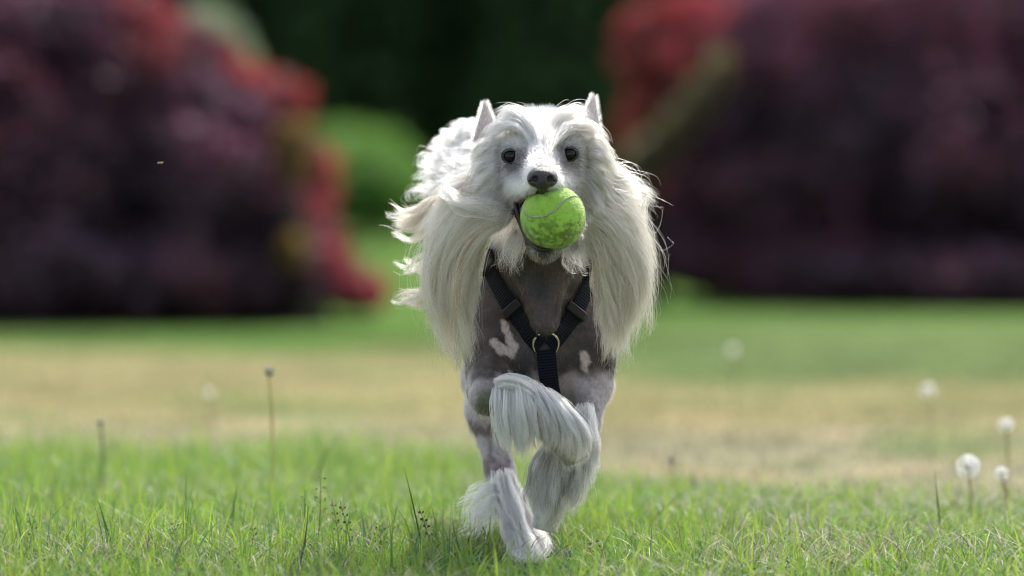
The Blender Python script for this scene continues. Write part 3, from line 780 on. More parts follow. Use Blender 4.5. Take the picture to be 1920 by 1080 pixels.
WHITE = np.array([.93, .91, .885]); CREAM = np.array([.91, .83, .70]); SAND = np.array([.62, .47, .33]); MW = np.array([.95, .90, .80]); SMOKE = np.array([.50, .48, .49]); BLONDE = np.array([.86, .74, .56])
def lockcol(own, m, palette, w, var=.1):
    k = own.max() + 1; pal = np.asarray(palette); ch = rng.choice(len(pal), k, p=np.array(w) / np.sum(w)); c = pal[ch] * (1 - .24 * rng.random((k, 1)) ** 1.5); c = c[own] * (1 - 2.6 * var * rng.random((len(own), 1)) ** 2)
    sw = rng.random(len(own)) < .18; c[sw] = pal[rng.choice(len(pal), sw.sum(), p=np.array(w) / np.sum(w))]
    return np.repeat(c[:, None], m, 1)

# velvet on skin: chest, shoulders, limbs
def k_body(px, py, c): return ((py > 475) & (c[:, 1] < .32)) * np.where(py > 880, .2, 1.0) * np.where(py > 690, 1.8, 1.0)
p = sample_skin(32000, k_body)
def fl_body(q, nr):
    px, py = to_px(q); return np.stack([.25 * np.sign(px - 1018) * sstep(0, 60, np.abs(px - 1018)), .15 + 0 * px, -1 + 0 * px], 1)
h_ = grow(p, fl_body, .0045 + .004 * rng.random(len(p)), 4, .35, .1, .0004, .12)
cc = coat(p); cc = cc * 1.1 + .01; pl = rng.random(len(p)) < .12; cc[pl] = cc[pl] * .6 + .20
hair_obj('short_coat', h_, radii(len(p), 4, .00010, .3), np.repeat(np.clip(cc, 0, .9)[:, None], 4, 1), M_FUZZ, dog)

# face fur
def k_face(px, py, c):
    mo = np.hypot((px - 1022) / 56, (py - 414) / 58) < 1
    return ((py < 400) | ((py < 482) & (c[:, 1] < -.04) & (py > 466))) * (c[:, 1] < .02) * np.where(mo, 0.0, 1.0) * np.where((c[:, 1] < -.125) & (np.hypot(px - 1017, py - 333) < 20), 0, 1)
def fl_face(q, nr):
    px, py = to_px(q); dx = px - 1017; dy = py - 318
    r = np.hypot(dx, dy) + 1e-3; ux, uy = dx / r, dy / r
    up = sstep(20, -40, dy); side = sstep(50, 110, np.abs(dx))
    vx = ux * 1.0; vz = -uy + .35 * up * (1 - side) - .4 * side
    return np.stack([vx, .55 + 0 * vx, vz], 1)
p = sample_skin(26000, k_face); px, py = to_px(p)
dist = np.hypot(px - 1017, py - 325); ed = np.minimum(np.hypot(px - 959, py - 294), np.hypot(px - 1066, py - 290))
L = .0045 + .014 * sstep(35, 110, dist); L *= .6 + .4 * sstep(14, 34, ed); L = np.where(py > 440, .006, L)
h_ = grow(p, fl_face, L * (.7 + .6 * rng.random(len(p))), 6, .35, .08, .0008, .07, clump=.45)
cc = coat(p); cc = np.clip(cc * 1.18, 0, .9); mixin = rng.random(len(p)) < .3; cc[mixin] = np.where(cc[mixin] < .5, cc[mixin] * .5 + .35, cc[mixin] * .8)
ok = ed > 13.5
hair_obj('face_fur', h_[ok], radii(ok.sum(), 6, .00013, .2), np.repeat(cc[ok][:, None], 6, 1) * (.85 + .2 * rng.random((ok.sum(), 1, 1))), M_HAIR, dog)

# crown hair: rises from the brow, parts in the middle and falls to both sides
def k_crown(px, py, c): return (py < 330) * (c[:, 1] < .075) * sstep(282, 252, py + 0 * px) + (py < 340) * (c[:, 1] < .08) * (np.abs(px - 1018) > 66) * .9
def fl_crown(q, nr):
    px, py = to_px(q); dx = (px - 1018) / 100.0
    top = sstep(290, 225, py)
    return np.stack([dx * (.9 + .8 * top) + .12 * np.sign(dx), .35 + 0 * dx, (.75 * sstep(235, 285, py) * (1 - np.clip(np.abs(dx), 0, 1.1)) - .15 - .9 * sstep(.6, 1.0, np.abs(dx)))], 1)
p = sample_skin(17000, k_crown); px, py = to_px(p)
L = .007 + .033 * sstep(268, 215, py) + .018 * sstep(70, 100, np.abs(px - 1018)) * sstep(240, 300, py)
h_ = grow(p, fl_crown, L * (.75 + .4 * rng.random(len(p))), 10, .28, .16, .0015, .07, clump=.45)
wc = np.tile(WHITE, (len(p), 1)); rc = sstep(1050, 1115, px + 30 * rng.normal(size=len(px))); wc = mixc(wc, CREAM, rc * .7)
hair_obj('crown_hair', h_ if True else h_, radii(len(p), 10, .00015, .2), np.repeat(wc[:, None], 10, 1) * (.88 + .14 * rng.random((len(p), 1, 1))), M_HAIR, dog)

def add_sheet(name, guides, n, pal, w, rad=.00017, m=12, var=.1, **kw):
    s, own = sheet(guides, n, m, **kw)
    # keep the strands out of the body
    for _ in range(2):
        d = B.val(s); inb = (s > B.lo).all(-1) & (s < B.lo + B.h * (B.n - 1)).all(-1) & (d < .0015); inb[:, 0] = False
        if inb.any(): s[inb] += B.grad(s[inb]) * (.0015 - d[inb])[:, None]
    return hair_obj(name, s, radii(n, m, rad, .25), lockcol(own, m, pal, w, var), M_HAIR, dog)

def snap(G_, l0=.002, l1=.008):
    out = []
    for g in G_:
        ng_ = []
        for i, (x_, y_, z_) in enumerate(g):
            h = hit(x_, y_); lf = l0 + (l1 - l0) * i / (len(g) - 1)
            ng_.append((x_, y_, float(h[1]) - lf if h is not None and abs(h[1] - z_) < .04 else z_))
        out.append(ng_)
    return out
for mir, pal_, w_ in ((0, [WHITE, CREAM], [9, 1]), (1, [WHITE, CREAM, BLONDE], [4, 3, 1])):
    G_ = [[(1016, 316, -.084), (1012, 266, -.068), (1007, 232, -.040), (998, 214, -.01)],
          [(1010, 300, -.076), (998, 244, -.062), (962, 204, -.03), (920, 228, .0)],
          [(986, 254, -.060), (962, 232, -.050), (924, 244, -.03), (898, 290, -.008)],
          [(958, 246, -.054), (934, 240, -.046), (910, 262, -.03), (896, 306, -.01)]]
    if mir: G_ = [[(2036 - a, b - 2, c) for a, b, c in g] for g in G_]
    G_ = snap(G_, .001, .005)
    add_sheet('crown_hair', G_[:3] if True else G_, 2600, pal_, w_, clumps=110, m=14, thick=.004, jit=.0035, wave=.0018, wfreq=1.4, short=.45, fly=.12, tight=.22, skew=1.2, root=.65, drift=.05)
# cheek and jaw hair running back from the mouth into the mane
for mir, pal_, w_ in ((0, [WHITE, CREAM], [6, 1]), (1, [WHITE, CREAM, BLONDE], [4, 3, 1])):
    G_ = [[(940, 262, -.048), (916, 262, -.038), (898, 280, -.02), (890, 308, .0)],
          [(934, 292, -.053), (912, 298, -.045), (894, 316, -.025), (884, 348, -.005)],
          [(936, 320, -.055), (914, 332, -.05), (896, 354, -.035), (886, 388, -.015)],
          [(944, 345, -.055), (924, 362, -.052), (908, 386, -.042), (896, 415, -.025)],
          [(956, 372, -.052), (944, 390, -.052), (932, 410, -.045), (918, 430, -.03)]]
    if mir: G_ = [[(2036 - a, b - 2, c) for a, b, c in g] for g in G_]
    G_ = snap(G_)
    add_sheet('cheek_hair', G_, 3000, pal_, w_, clumps=70, m=12, thick=.005, jit=.0045, wave=.0022, wfreq=1.3, short=.4, root=.45, drift=.08, fly=.1)
# mane: an under layer, separate long locks over it, and loose single hairs
def mane(G_, n, pal, w, locks=60, seedy=0):
    sg = -1 if seedy == 0 else 1
    G_ = [[(1018 + (x_ - 1018) * (1 - (.06 if seedy == 0 else .10) * i / (len(g) - 1)), y_, z_) for i, (x_, y_, z_) in enumerate(g)] for g in G_]
    add_sheet('mane', [[(x_, y_, z_ + .006) for x_, y_, z_ in g] for g in G_[2:]] if len(G_) > 6 else [[(x_, y_, z_ + .006) for x_, y_, z_ in g] for g in G_[1:]], int(n * .28), pal, w, rad=.00016, clumps=80, m=14, thick=.008, jit=.004, wave=.003, wfreq=1.4, tight=.6, short=.5, fly=.06, drift=.08, root=.25)
    G2 = [[(x_, y_, z_ - .006 - .003 * math.sin(i * 1.9 + seedy)) for x_, y_, z_ in g] for i, g in enumerate(G_)]
    add_sheet('mane_locks', G2, int(n * .52), pal, w, rad=.00019, clumps=int(locks * 1.3), m=18, thick=.007, jit=.0055, wave=.0050, wfreq=1.5, tight=.95, short=.62, fly=.09, drift=.17, skew=.7, root=.25, flick=.010 * sg)
    add_sheet('loose_hair', G2, n // 10, pal, w, rad=.00015, clumps=n // 18, m=18, thick=.012, jit=.009, wave=.006, wfreq=1.2, tight=.1, short=.5, fly=.5, drift=.2, flick=.011 * sg)
mane([
    [(898, 322, .0), (858, 342, .0), (826, 382, .02), (808, 430, .03), (794, 476, .035)],
    [(925, 362, -.02), (876, 366, -.015), (832, 408, .005), (804, 465, .02), (796, 525, .03), (808, 600, .04)],
    [(945, 392, -.03), (890, 388, -.03), (840, 428, -.01), (808, 490, .01), (804, 565, .02), (826, 662, .035)],
    [(958, 402, -.03), (900, 405, -.03), (850, 450, -.015), (820, 520, .005), (822, 605, .015), (850, 690, .03)],
    [(956, 410, -.03), (908, 425, -.03), (864, 475, -.015), (842, 545, .0), (848, 625, .01), (870, 702, .02)],
    [(940, 410, -.03), (898, 440, -.03), (868, 500, -.015), (856, 565, -.005), (868, 635, .005), (884, 705, .012)]],
    9000, [MW, CREAM, BLONDE, SAND], [5, 3.5, 2.2, 1.3], 46, 0)
add_sheet('mane', [
    [(925, 415, -.02), (894, 462, -.015), (886, 530, -.005), (882, 590, .0)],
    [(915, 440, -.015), (888, 505, -.005), (880, 570, .0), (878, 640, .005)],
    [(905, 460, .0), (880, 520, .0), (868, 600, .005), (876, 690, .01)]], 1700, [MW, CREAM], [3, 2], clumps=40, m=12, thick=.004, jit=.004, wave=.003, short=.55, drift=.1, root=.5)
# bright lock that crosses over at the jaw
add_sheet('mane_lock', [
    [(872, 328, -.02), (832, 350, -.03), (848, 375, -.045), (895, 384, -.055), (950, 402, -.06), (975, 418, -.055)],
    [(880, 340, -.02), (846, 356, -.03), (862, 372, -.045), (905, 390, -.055), (948, 410, -.055), (972, 425, -.05)]], 150, [WHITE, MW], [2, 1], clumps=9, m=16, thick=.005, jit=.005, wave=.003, short=.35, tight=.7, root=.3, drift=.2, fly=.15)
mane([
    [(1120, 300, .0), (1150, 312, .0), (1184, 336, .015), (1208, 368, .025), (1220, 392, .03)],
    [(1118, 335, -.01), (1155, 345, -.01), (1192, 378, .01), (1210, 420, .02), (1202, 452, .03)],
    [(1112, 368, -.02), (1155, 388, -.02), (1195, 430, -.005), (1224, 490, .01), (1229, 550, .02), (1214, 600, .025)],
    [(1108, 392, -.03), (1145, 415, -.025), (1182, 465, -.01), (1210, 530, .0), (1207, 590, .01), (1182, 655, .02)],
    [(1102, 415, -.03), (1135, 440, -.025), (1165, 500, -.01), (1180, 565, .0), (1172, 630, .01), (1148, 692, .015)],
    [(1098, 432, -.03), (1122, 462, -.025), (1145, 525, -.012), (1158, 590, -.002), (1152, 645, .005), (1144, 685, .01)],
    [(1100, 430, -.02), (1124, 475, -.02), (1140, 540, -.01), (1148, 600, .0), (1148, 665, .008)]],
    9000, [MW, CREAM, BLONDE, SAND], [5, 4, 2, .8], 46, 2)
add_sheet('mane', [
    [(1112, 440, -.01), (1124, 490, -.015), (1124, 540, -.01), (1126, 590, .0)],
    [(1114, 440, -.01), (1130, 500, -.015), (1134, 560, -.005), (1138, 630, .003)],
    [(1108, 440, -.01), (1128, 510, -.005), (1140, 590, .0), (1144, 668, .008)]], 1700, [MW, CREAM], [3, 2], clumps=36, m=12, thick=.004, jit=.004, wave=.003, short=.55, drift=.1, root=.5)
# thin hair at the throat falling over the harness
add_sheet('throat_hair', [
    [(968, 425, -.02), (950, 450, -.03), (935, 480, -.03), (925, 500, -.02)],
    [(975, 435, -.02), (962, 462, -.03), (955, 490, -.03), (948, 515, -.02)],
    [(982, 450, -.02), (975, 475, -.025), (968, 500, -.02), (970, 520, -.015)]], 220, [WHITE, CREAM], [3, 1], clumps=30, thick=.003, jit=.004, wave=.003, short=.5, fly=.2)
add_sheet('throat_hair', [
    [(1058, 455, -.02), (1062, 475, -.03), (1070, 500, -.03), (1078, 520, -.02)],
    [(1068, 445, -.02), (1080, 465, -.03), (1092, 485, -.035), (1112, 500, -.03)],
    [(1080, 435, -.02), (1098, 455, -.03), (1112, 475, -.03), (1122, 495, -.02)]], 600, [WHITE, CREAM], [3, 1], clumps=36, thick=.003, jit=.004, wave=.003, short=.5, fly=.15)
# hair thrown back on the left, and the tail plume behind the head
for G_, n_, cl_ in (([[(870, 345, .06), (830, 362, .065), (796, 372, .07), (782, 392, .075)], [(860, 372, .06), (810, 384, .065), (768, 408, .07), (728, 398, .075)],
                      [(860, 386, .06), (812, 400, .065), (772, 424, .07), (722, 436, .075)], [(855, 400, .06), (820, 430, .065), (785, 452, .07), (738, 448, .075)]], 1900, 13),
                    ([[(850, 450, .06), (815, 470, .065), (785, 492, .07), (745, 500, .075)], [(850, 480, .06), (815, 490, .065), (785, 504, .07), (750, 490, .075)]], 350, 4),
                    ([[(850, 500, .06), (815, 530, .065), (785, 545, .07), (738, 540, .075)], [(855, 525, .06), (820, 555, .065), (785, 566, .07), (742, 572, .075)]], 600, 5)):
    add_sheet('windblown_hair', G_, int(n_ * .75), [np.array([.78, .60, .40]), BLONDE, CREAM], [3, 4, 3], clumps=cl_, rad=.0002, m=16, thick=.008, jit=.005, wave=.004, wfreq=1.6, short=.4, tight=.94, drift=.12, root=.4, fly=.08)
add_sheet('tail_plume', [
    [(905, 232, .30), (885, 228, .30), (862, 242, .30), (840, 262, .30), (838, 280, .28)],
    [(910, 255, .28), (880, 250, .28), (850, 270, .28), (822, 290, .28), (830, 306, .28)],
    [(915, 280, .26), (880, 280, .26), (840, 300, .26), (800, 318, .26), (788, 340, .26)],
    [(915, 310, .22), (880, 310, .22), (840, 330, .22), (800, 350, .22), (790, 372, .22)],
    [(910, 340, .18), (870, 345, .18), (830, 360, .18), (800, 375, .18), (800, 400, .18)]], 3800, [WHITE, CREAM], [5, 1], clumps=80, m=24, thick=.014, jit=.006, wave=.003, wfreq=3.0, curl=.0050, short=.55, tight=.85, drift=.12, root=.3)
# raised foreleg
add_sheet('leg_hair', [
    [(934, 716, -.055), (931, 750, -.068), (936, 800, -.072), (950, 848, -.07)],
    [(948, 710, -.055), (950, 750, -.075), (956, 805, -.078), (966, 862, -.075)],
    [(966, 708, -.058), (974, 750, -.082), (978, 805, -.084), (984, 866, -.08)],
    [(980, 711, -.06), (992, 750, -.084), (996, 800, -.086), (998, 848, -.08)]], 2400, [WHITE * 1.03, WHITE * .96], [4, 2], clumps=34, m=16, thick=.005, jit=.004, wave=.0014, short=.22, tight=.88, root=.14, drift=.08, fly=.1)
add_sheet('leg_hair', [
    [(985, 712, -.064), (1002, 752, -.086), (1012, 800, -.088), (1016, 852, -.082)],
    [(1000, 716, -.066), (1030, 762, -.090), (1040, 808, -.092), (1040, 858, -.085)],
    [(1012, 722, -.068), (1050, 766, -.092), (1072, 815, -.094), (1068, 868, -.085)],
    [(1022, 728, -.068), (1062, 768, -.090), (1092, 815, -.092), (1090, 872, -.082)],
    [(1030, 735, -.062), (1072, 776, -.080), (1104, 822, -.082), (1100, 860, -.075)]], 2600, [WHITE, WHITE * .9, SMOKE * 1.1, np.array([.36, .32, .38])], [7, 2, .8, .6], clumps=44, m=16, thick=.004, jit=.0035, wave=.0012, short=.2, tight=.88, root=.4, drift=.06, fly=.08)
add_sheet('leg_hair', [
    [(925, 715, -.05), (950, 706, -.065), (985, 712, -.07), (1015, 735, -.075)],
    [(930, 730, -.06), (955, 722, -.075), (990, 735, -.08), (1030, 770, -.085)]], 900, [WHITE], [1], clumps=24, thick=.003, jit=.003, short=.3)
# cuff and hanging paw of the other foreleg
add_sheet('leg_hair', [
    [(1076, 765, .0), (1062, 800, -.005), (1050, 850, -.005), (1046, 890, .0)],
    [(1090, 755, -.005), (1085, 800, -.01), (1085, 850, -.012), (1082, 905, -.01)],
    [(1104, 755, -.005), (1108, 800, -.01), (1112, 850, -.01), (1106, 915, -.005)],
    [(1112, 762, .01), (1116, 810, .005), (1120, 860, .005), (1116, 912, .01)]], 3000, [WHITE, SMOKE * 1.2], [6, 1], clumps=34, m=14, thick=.005, jit=.003, wave=.0022, short=.45, root=.5, drift=.08, tight=.85)
add_sheet('leg_hair', [
    [(1030, 825, -.02), (1003, 880, -.012), (995, 930, -.005), (1004, 975, .01)],
    [(1045, 825, -.022), (1018, 890, -.014), (1010, 945, -.008), (1012, 992, .01)],
    [(1060, 825, -.025), (1040, 895, -.016), (1030, 950, -.01), (1024, 1000, .01)],
    [(1074, 828, -.025), (1062, 895, -.016), (1050, 945, -.01), (1040, 990, .01)],
    [(1088, 832, -.02), (1082, 900, -.012), (1072, 945, -.005), (1058, 978, .01)],
    [(1098, 838, -.01), (1100, 905, -.004), (1090, 940, .005), (1078, 962, .015)]], 3600, [WHITE, SMOKE, SMOKE * .4], [7, 1.2, 1.5], clumps=40, m=16, thick=.005, jit=.004, wave=.003, short=.5, tight=.88, drift=.12, root=.35, fly=.1)
# hind paw
add_sheet('leg_hair', [
    [(940, 915, .14), (915, 908, .13), (885, 926, .125), (862, 950, .12), (850, 975, .12)],
    [(944, 925, .13), (915, 922, .12), (888, 944, .115), (868, 968, .11), (858, 995, .11)],
    [(950, 940, .12), (922, 942, .11), (900, 962, .105), (880, 990, .10), (868, 1010, .10)],
    [(955, 965, .11), (935, 972, .10), (918, 990, .09), (900, 1010, .09), (880, 1024, .09)]], 330, [WHITE], [1], clumps=13, m=16, rad=.0002, thick=.005, jit=.005, wave=.004, short=.35, tight=.9, fly=.2, drift=.1)
add_sheet('leg_hair', [
    [(930, 884, .15), (936, 935, .12), (950, 990, .09), (962, 1040, .06)],
    [(940, 880, .145), (950, 940, .115), (966, 1000, .08), (978, 1062, .05)],
    [(950, 880, .145), (964, 940, .11), (984, 1000, .075), (998, 1068, .045)],
    [(960, 884, .15), (978, 945, .115), (1002, 1000, .08), (1020, 1066, .045)],
    [(966, 912, .155), (986, 955, .125), (1018, 1010, .09), (1046, 1056, .05)]], 4200, [WHITE, CREAM, SMOKE * 1.3], [8, 1, 1], clumps=34, m=14, thick=.006, jit=.004, wave=.0035, short=.4, tight=.8, fly=.12, root=.45, drift=.1)

# ------------------------------------------------------------------ ears
def ear(tip, base_l, base_r, Y, name):
    tipp = P(*tip, Y + .004); l = P(*base_l, Y); r = P(*base_r, Y + .002)
    n, m = 14, 9; V = []
    for side in (0, 1):
        for i in range(n):
            t = i / (n - 1); e = (1 - t) ** 1.15
            c = (l + r) / 2 * (1 - t) + tipp * t + np.array([0, .006 * math.sin(t * math.pi), 0])
            hw = (r - l) / 2 * (e + .12 * math.sqrt(max(0, 1 - t ** 6)))
            for j in range(m):
                s = -1 + 2 * j / (m - 1)
                cup = .010 * e * (1 - s * s); th = .0014 * (1 - s * s) ** .5 + .0002
                V.append(c + hw * s + np.array([0, cup + (th if side else -th), 0]))
    Q = []
    for side in (0, 1):
        o = side * n * m
        for i in range(n - 1):
            for j in range(m - 1):
                q = (o + i * m + j, o + i * m + j + 1, o + (i + 1) * m + j + 1, o + (i + 1) * m + j); Q.append(q if side == 0 else q[::-1])
    for i in range(n - 1):
        for j in (0, m - 1):
            a, b = i * m + j, (i + 1) * m + j; q = (a, b, b + n * m, a + n * m); Q.append(q if j == 0 else q[::-1])
    V = np.array(V); col = np.array([.58, .55, .57]) * (.75 + .5 * fbm(V, 260, 3))[:, None]
    o = fmesh(name, V, np.array(Q), M_EAR, dog, col=col)
    F_ = V[:n * m].reshape(n, m, 3); k = 1500                      # fine hair on the ear, longest along the rims
    i = rng.random(k) * (n - 2); j = np.where(rng.random(k) < .55, rng.choice([0, m - 1], k), rng.random(k) * (m - 1)); ia, ja = i.astype(int), np.minimum(j.astype(int), m - 2); fi, fj = (i - ia)[:, None], (j - ja)[:, None]
    p = (F_[ia, ja] * (1 - fj) + F_[ia, ja + 1] * fj) * (1 - fi) + (F_[ia + 1, ja] * (1 - fj) + F_[ia + 1, ja + 1] * fj) * fi
    up = norm(tipp - (l + r) / 2); side = norm(r - l); s = ((j / (m - 1)) * 2 - 1)[:, None]
    d = norm(up * .8 + side * s * .6 + rng.normal(size=(k, 3)) * .25 + [0, -.3, 0]); t = np.linspace(0, 1, 4)[None, :, None]
    h = p[:, None] + d[:, None] * t * (.0035 + .002 * rng.random((k, 1, 1))) + [0, -.001, 0]
    hair_obj('ear_fringe', h, radii(k, 4, .00010, .3), tint(k, 4, WHITE, .1), M_HAIR, o)
ear((909, 187), (889, 266), (932, 250), .0, 'ear')
ear((1114, 173), (1084, 246), (1127, 268), .0, 'ear')

# ------------------------------------------------------------------ eyes, nose, lips, tongue
def uvsphere(c, r, nu=28, nv=18, rot=None):
    u = np.linspace(0, 2 * math.pi, nu, endpoint=False); v = np.linspace(0, math.pi, nv)[1:-1]; uu, vv = np.meshgrid(u, v)
    d = np.stack([np.cos(uu) * np.sin(vv), np.sin(uu) * np.sin(vv), np.cos(vv)], -1).reshape(-1, 3); r = np.broadcast_to(np.asarray(r, float), (3,))
    V = np.concatenate([d * r, [[0, 0, r[2]], [0, 0, -r[2]]]]); k = nv - 2
    Q = [(i * nu + j, (i + 1) * nu + j, (i + 1) * nu + (j + 1) % nu, i * nu + (j + 1) % nu) for i in range(k - 1) for j in range(nu)]
    T = [(len(V) - 2, j, (j + 1) % nu) for j in range(nu)] + [(len(V) - 1, (k - 1) * nu + (j + 1) % nu, (k - 1) * nu + j) for j in range(nu)]
    if rot is not None: V = V @ np.asarray(rot).T
    return V + np.asarray(c), [np.array(Q), np.array(T)]
for ex, ey, sx in ((959, 294, -1), (1066, 290, 1)):
    hp = hit(ex, ey); c = hp + np.array([0, .0045, 0]) if hp is not None else P(ex, ey, -.05)
    V, Fq = uvsphere(c, .0086, 36, 24); eo = fmesh('eye', V, Fq, M_EYE, dog)
    a = np.linspace(0, 2 * math.pi, 40, endpoint=False); K_ = K(c[1])
    rx, rz = 15.0 * K_, 10.8 * K_
    X = np.cos(a) * rx; Z = np.sin(a) * rz; Z = Z - .0008 * np.cos(a) * sx * -1
    def onball(X, Z, o): return c[1] - np.sqrt(np.maximum(.0092 ** 2 - X ** 2 - Z ** 2, .000012)) - o
    rings = [(1.0, .0), (1.03, .0008), (1.09, .0010), (1.17, .0002), (1.30, -.0030)]
    V = np.concatenate([np.stack([c[0] + X * k_, onball(X * min(k_, 1.3), Z * min(k_, 1.3), o_), c[2] + Z * k_ * (1.0 if k_ < 1.2 else 1.12)], 1) for k_, o_ in rings])
    Q = np.array([(i_ * 40 + j, i_ * 40 + (j + 1) % 40, (i_ + 1) * 40 + (j + 1) % 40, (i_ + 1) * 40 + j) for i_ in range(4) for j in range(40)])
    fmesh('eyelid', V, Q, M_LID, eo)
NF = Field([-.02, -.02, -.018], [.02, .022, .018], .0006)
NF.ell((0, .004, .0015), (.0128, .012, .0088), .003); NF.ell((0, -.001, -.003), (.0085, .009, .0085), .004); NF.ell((-.008, .002, -.0015), (.006, .008, .0065), .003); NF.ell((.008, .002, -.0015), (.006, .008, .0065), .003)
NF.cone((0, .0, -.006), (0, .004, -.0125), .0055, .003, .003)
for s in (-1, 1):
    NF.ell((s * .0072, -.0088, -.0012), (.0034, .0052, .0032), .0012, sub=True); NF.cone((s * .0088, -.0068, -.0030), (s * .0135, -.001, -.0045), .0011, .0009, .001, sub=True)
NF.cone((0, -.0115, .002), (0, -.0075, -.013), .0006, .0006, .0012, sub=True)
V, Fq = NF.mesh(); nc = P(1017, 333, -.141); fmesh('nose', V * 1.13 + nc, Fq, M_NOSE, dog)
# black lip rims
def smooth_path(pts, n=40): return resample([P(*q) for q in pts], n)
V, Fq = tube(smooth_path([(966, 374, -.066), (970, 396, -.076), (978, 420, -.083), (989, 446, -.093), (1003, 463, -.112), (1020, 469, -.120), (1036, 465, -.114), (1052, 452, -.09)]), .0026, 10); fmesh('lower_lip', V, Fq, M_LIP, dog)
V, Fq = tube(smooth_path([(966, 374, -.065), (980, 366, -.09), (998, 361, -.12), (1017, 358, -.135), (1036, 355, -.122), (1058, 350, -.10), (1076, 350, -.072), (1078, 362, -.06)]), .0022, 10); fmesh('upper_lip', V, Fq, M_LIP, dog)
V, Fq = uvsphere(P(1008, 446, -.055), (.014, .030, .005)); fmesh('tongue', V, Fq, M_TONGUE, dog)
for q in ((998, 452, -.098), (975, 400, -.070), (1042, 455, -.098)):
    c = P(*q); V, Fq = tube([c, c + [.0005, -.001, .003], c + [.001, -.001, .0062]], [.0016, .0012, .0002], 8); fmesh('tooth', V, Fq, M_TOOTH, dog)

# ------------------------------------------------------------------ tennis ball
def ball_material():
    m, nt, out = nmat('ball_felt'); N, L = nt.nodes, nt.links
    b = N.new('ShaderNodeBsdfPrincipled'); b.inputs['Roughness'].default_value = .95; b.inputs['Specular IOR Level'].default_value = .1
    b.inputs['Sheen Weight'].default_value = .4
    a = N.new('ShaderNodeAttribute'); a.attribute_name = 'Col'; L.new(a.outputs[0], b.inputs['Base Color'])
    tc = N.new('ShaderNodeTexCoord'); nz = N.new('ShaderNodeTexNoise'); nz.inputs['Scale'].default_value = 500; nz.inputs['Detail'].default_value = 5; L.new(tc.outputs['Object'], nz.inputs[0])
    bp = N.new('ShaderNodeBump'); bp.inputs['Strength'].default_value = .9; bp.inputs['Distance'].default_value = .0015; L.new(nz.outputs[0], bp.inputs['Height']); L.new(bp.outputs[0], b.inputs['Normal'])
    L.new(b.outputs[0], out.inputs[0]); return m
M_BALL = ball_material(); M_SEAM = principled('ball_seam', (.32, .40, .22), rough=.8, noise=(400, .7, 1.2))
def felt_col(p):
    n = fbm(p, 210, 5); f = fbm(p, 330, 8); base = np.array([.37, .64, .09])
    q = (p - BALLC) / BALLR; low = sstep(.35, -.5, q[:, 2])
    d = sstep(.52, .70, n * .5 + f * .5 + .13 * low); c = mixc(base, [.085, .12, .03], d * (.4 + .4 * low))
    return mixc(c, [.22, .40, .05], sstep(.45, .6, fbm(p, 60, 15)) * .35)
ball = empty('tennis_ball', BALLC); tag(ball, 'muddy yellow green tennis ball held in the dog\'s open mouth', 'ball')
V, Fq = uvsphere(BALLC, BALLR, 120, 80); fmesh('felt', V, Fq, M_BALL, ball, col=felt_col(V))
# seam curve crossing the upper front, closed round the back
want = np.array([[(x_ - 1037) / 60.0, 0, (408 - y_) / 60.0] for x_, y_ in ((982, 396), (990, 403), (1004, 407), (1022, 404), (1042, 392), (1056, 377), (1070, 369), (1086, 372))]); want[:, 1] = -np.sqrt(np.maximum(1 - want[:, 0] ** 2 - want[:, 2] ** 2, 0))
want = np.concatenate([want, norm(np.array([[1.0, .1, .3], [.7, .7, -.2], [.1, .9, -.6], [-.3, .9, -.1], [-.3, .8, .5], [-.7, .6, .5]]))])
sp = norm(resample(np.concatenate([want, want[:1]]), 161)[:-1])
V, Fq = tube(BALLC + sp * (BALLR - .0001), .0014, 6, closed=True); fmesh('seam', V, Fq, M_SEAM, ball)
k = 15000; d = norm(rng.normal(size=(k, 3))); ds = np.linalg.norm(d[:, None] - sp[None, ::2], axis=2).min(1); d = d[ds > .045]; k = len(d)
tg = norm(np.cross(d, rng.normal(size=(k, 3)))); t = np.linspace(0, 1, 4)[None, :, None]; Lf = (.0012 + .0016 * rng.random((k, 1, 1)) ** 2)
h_ = BALLC + d[:, None] * (BALLR + .5 * Lf * t) + tg[:, None] * (Lf * t ** 1.3)
fc = felt_col(BALLC + d * BALLR) * 1.05
hair_obj('fuzz', h_, radii(k, 4, .00010, .4), np.repeat(np.clip(fc, 0, .9)[:, None], 4, 1), M_FUZZ, ball)

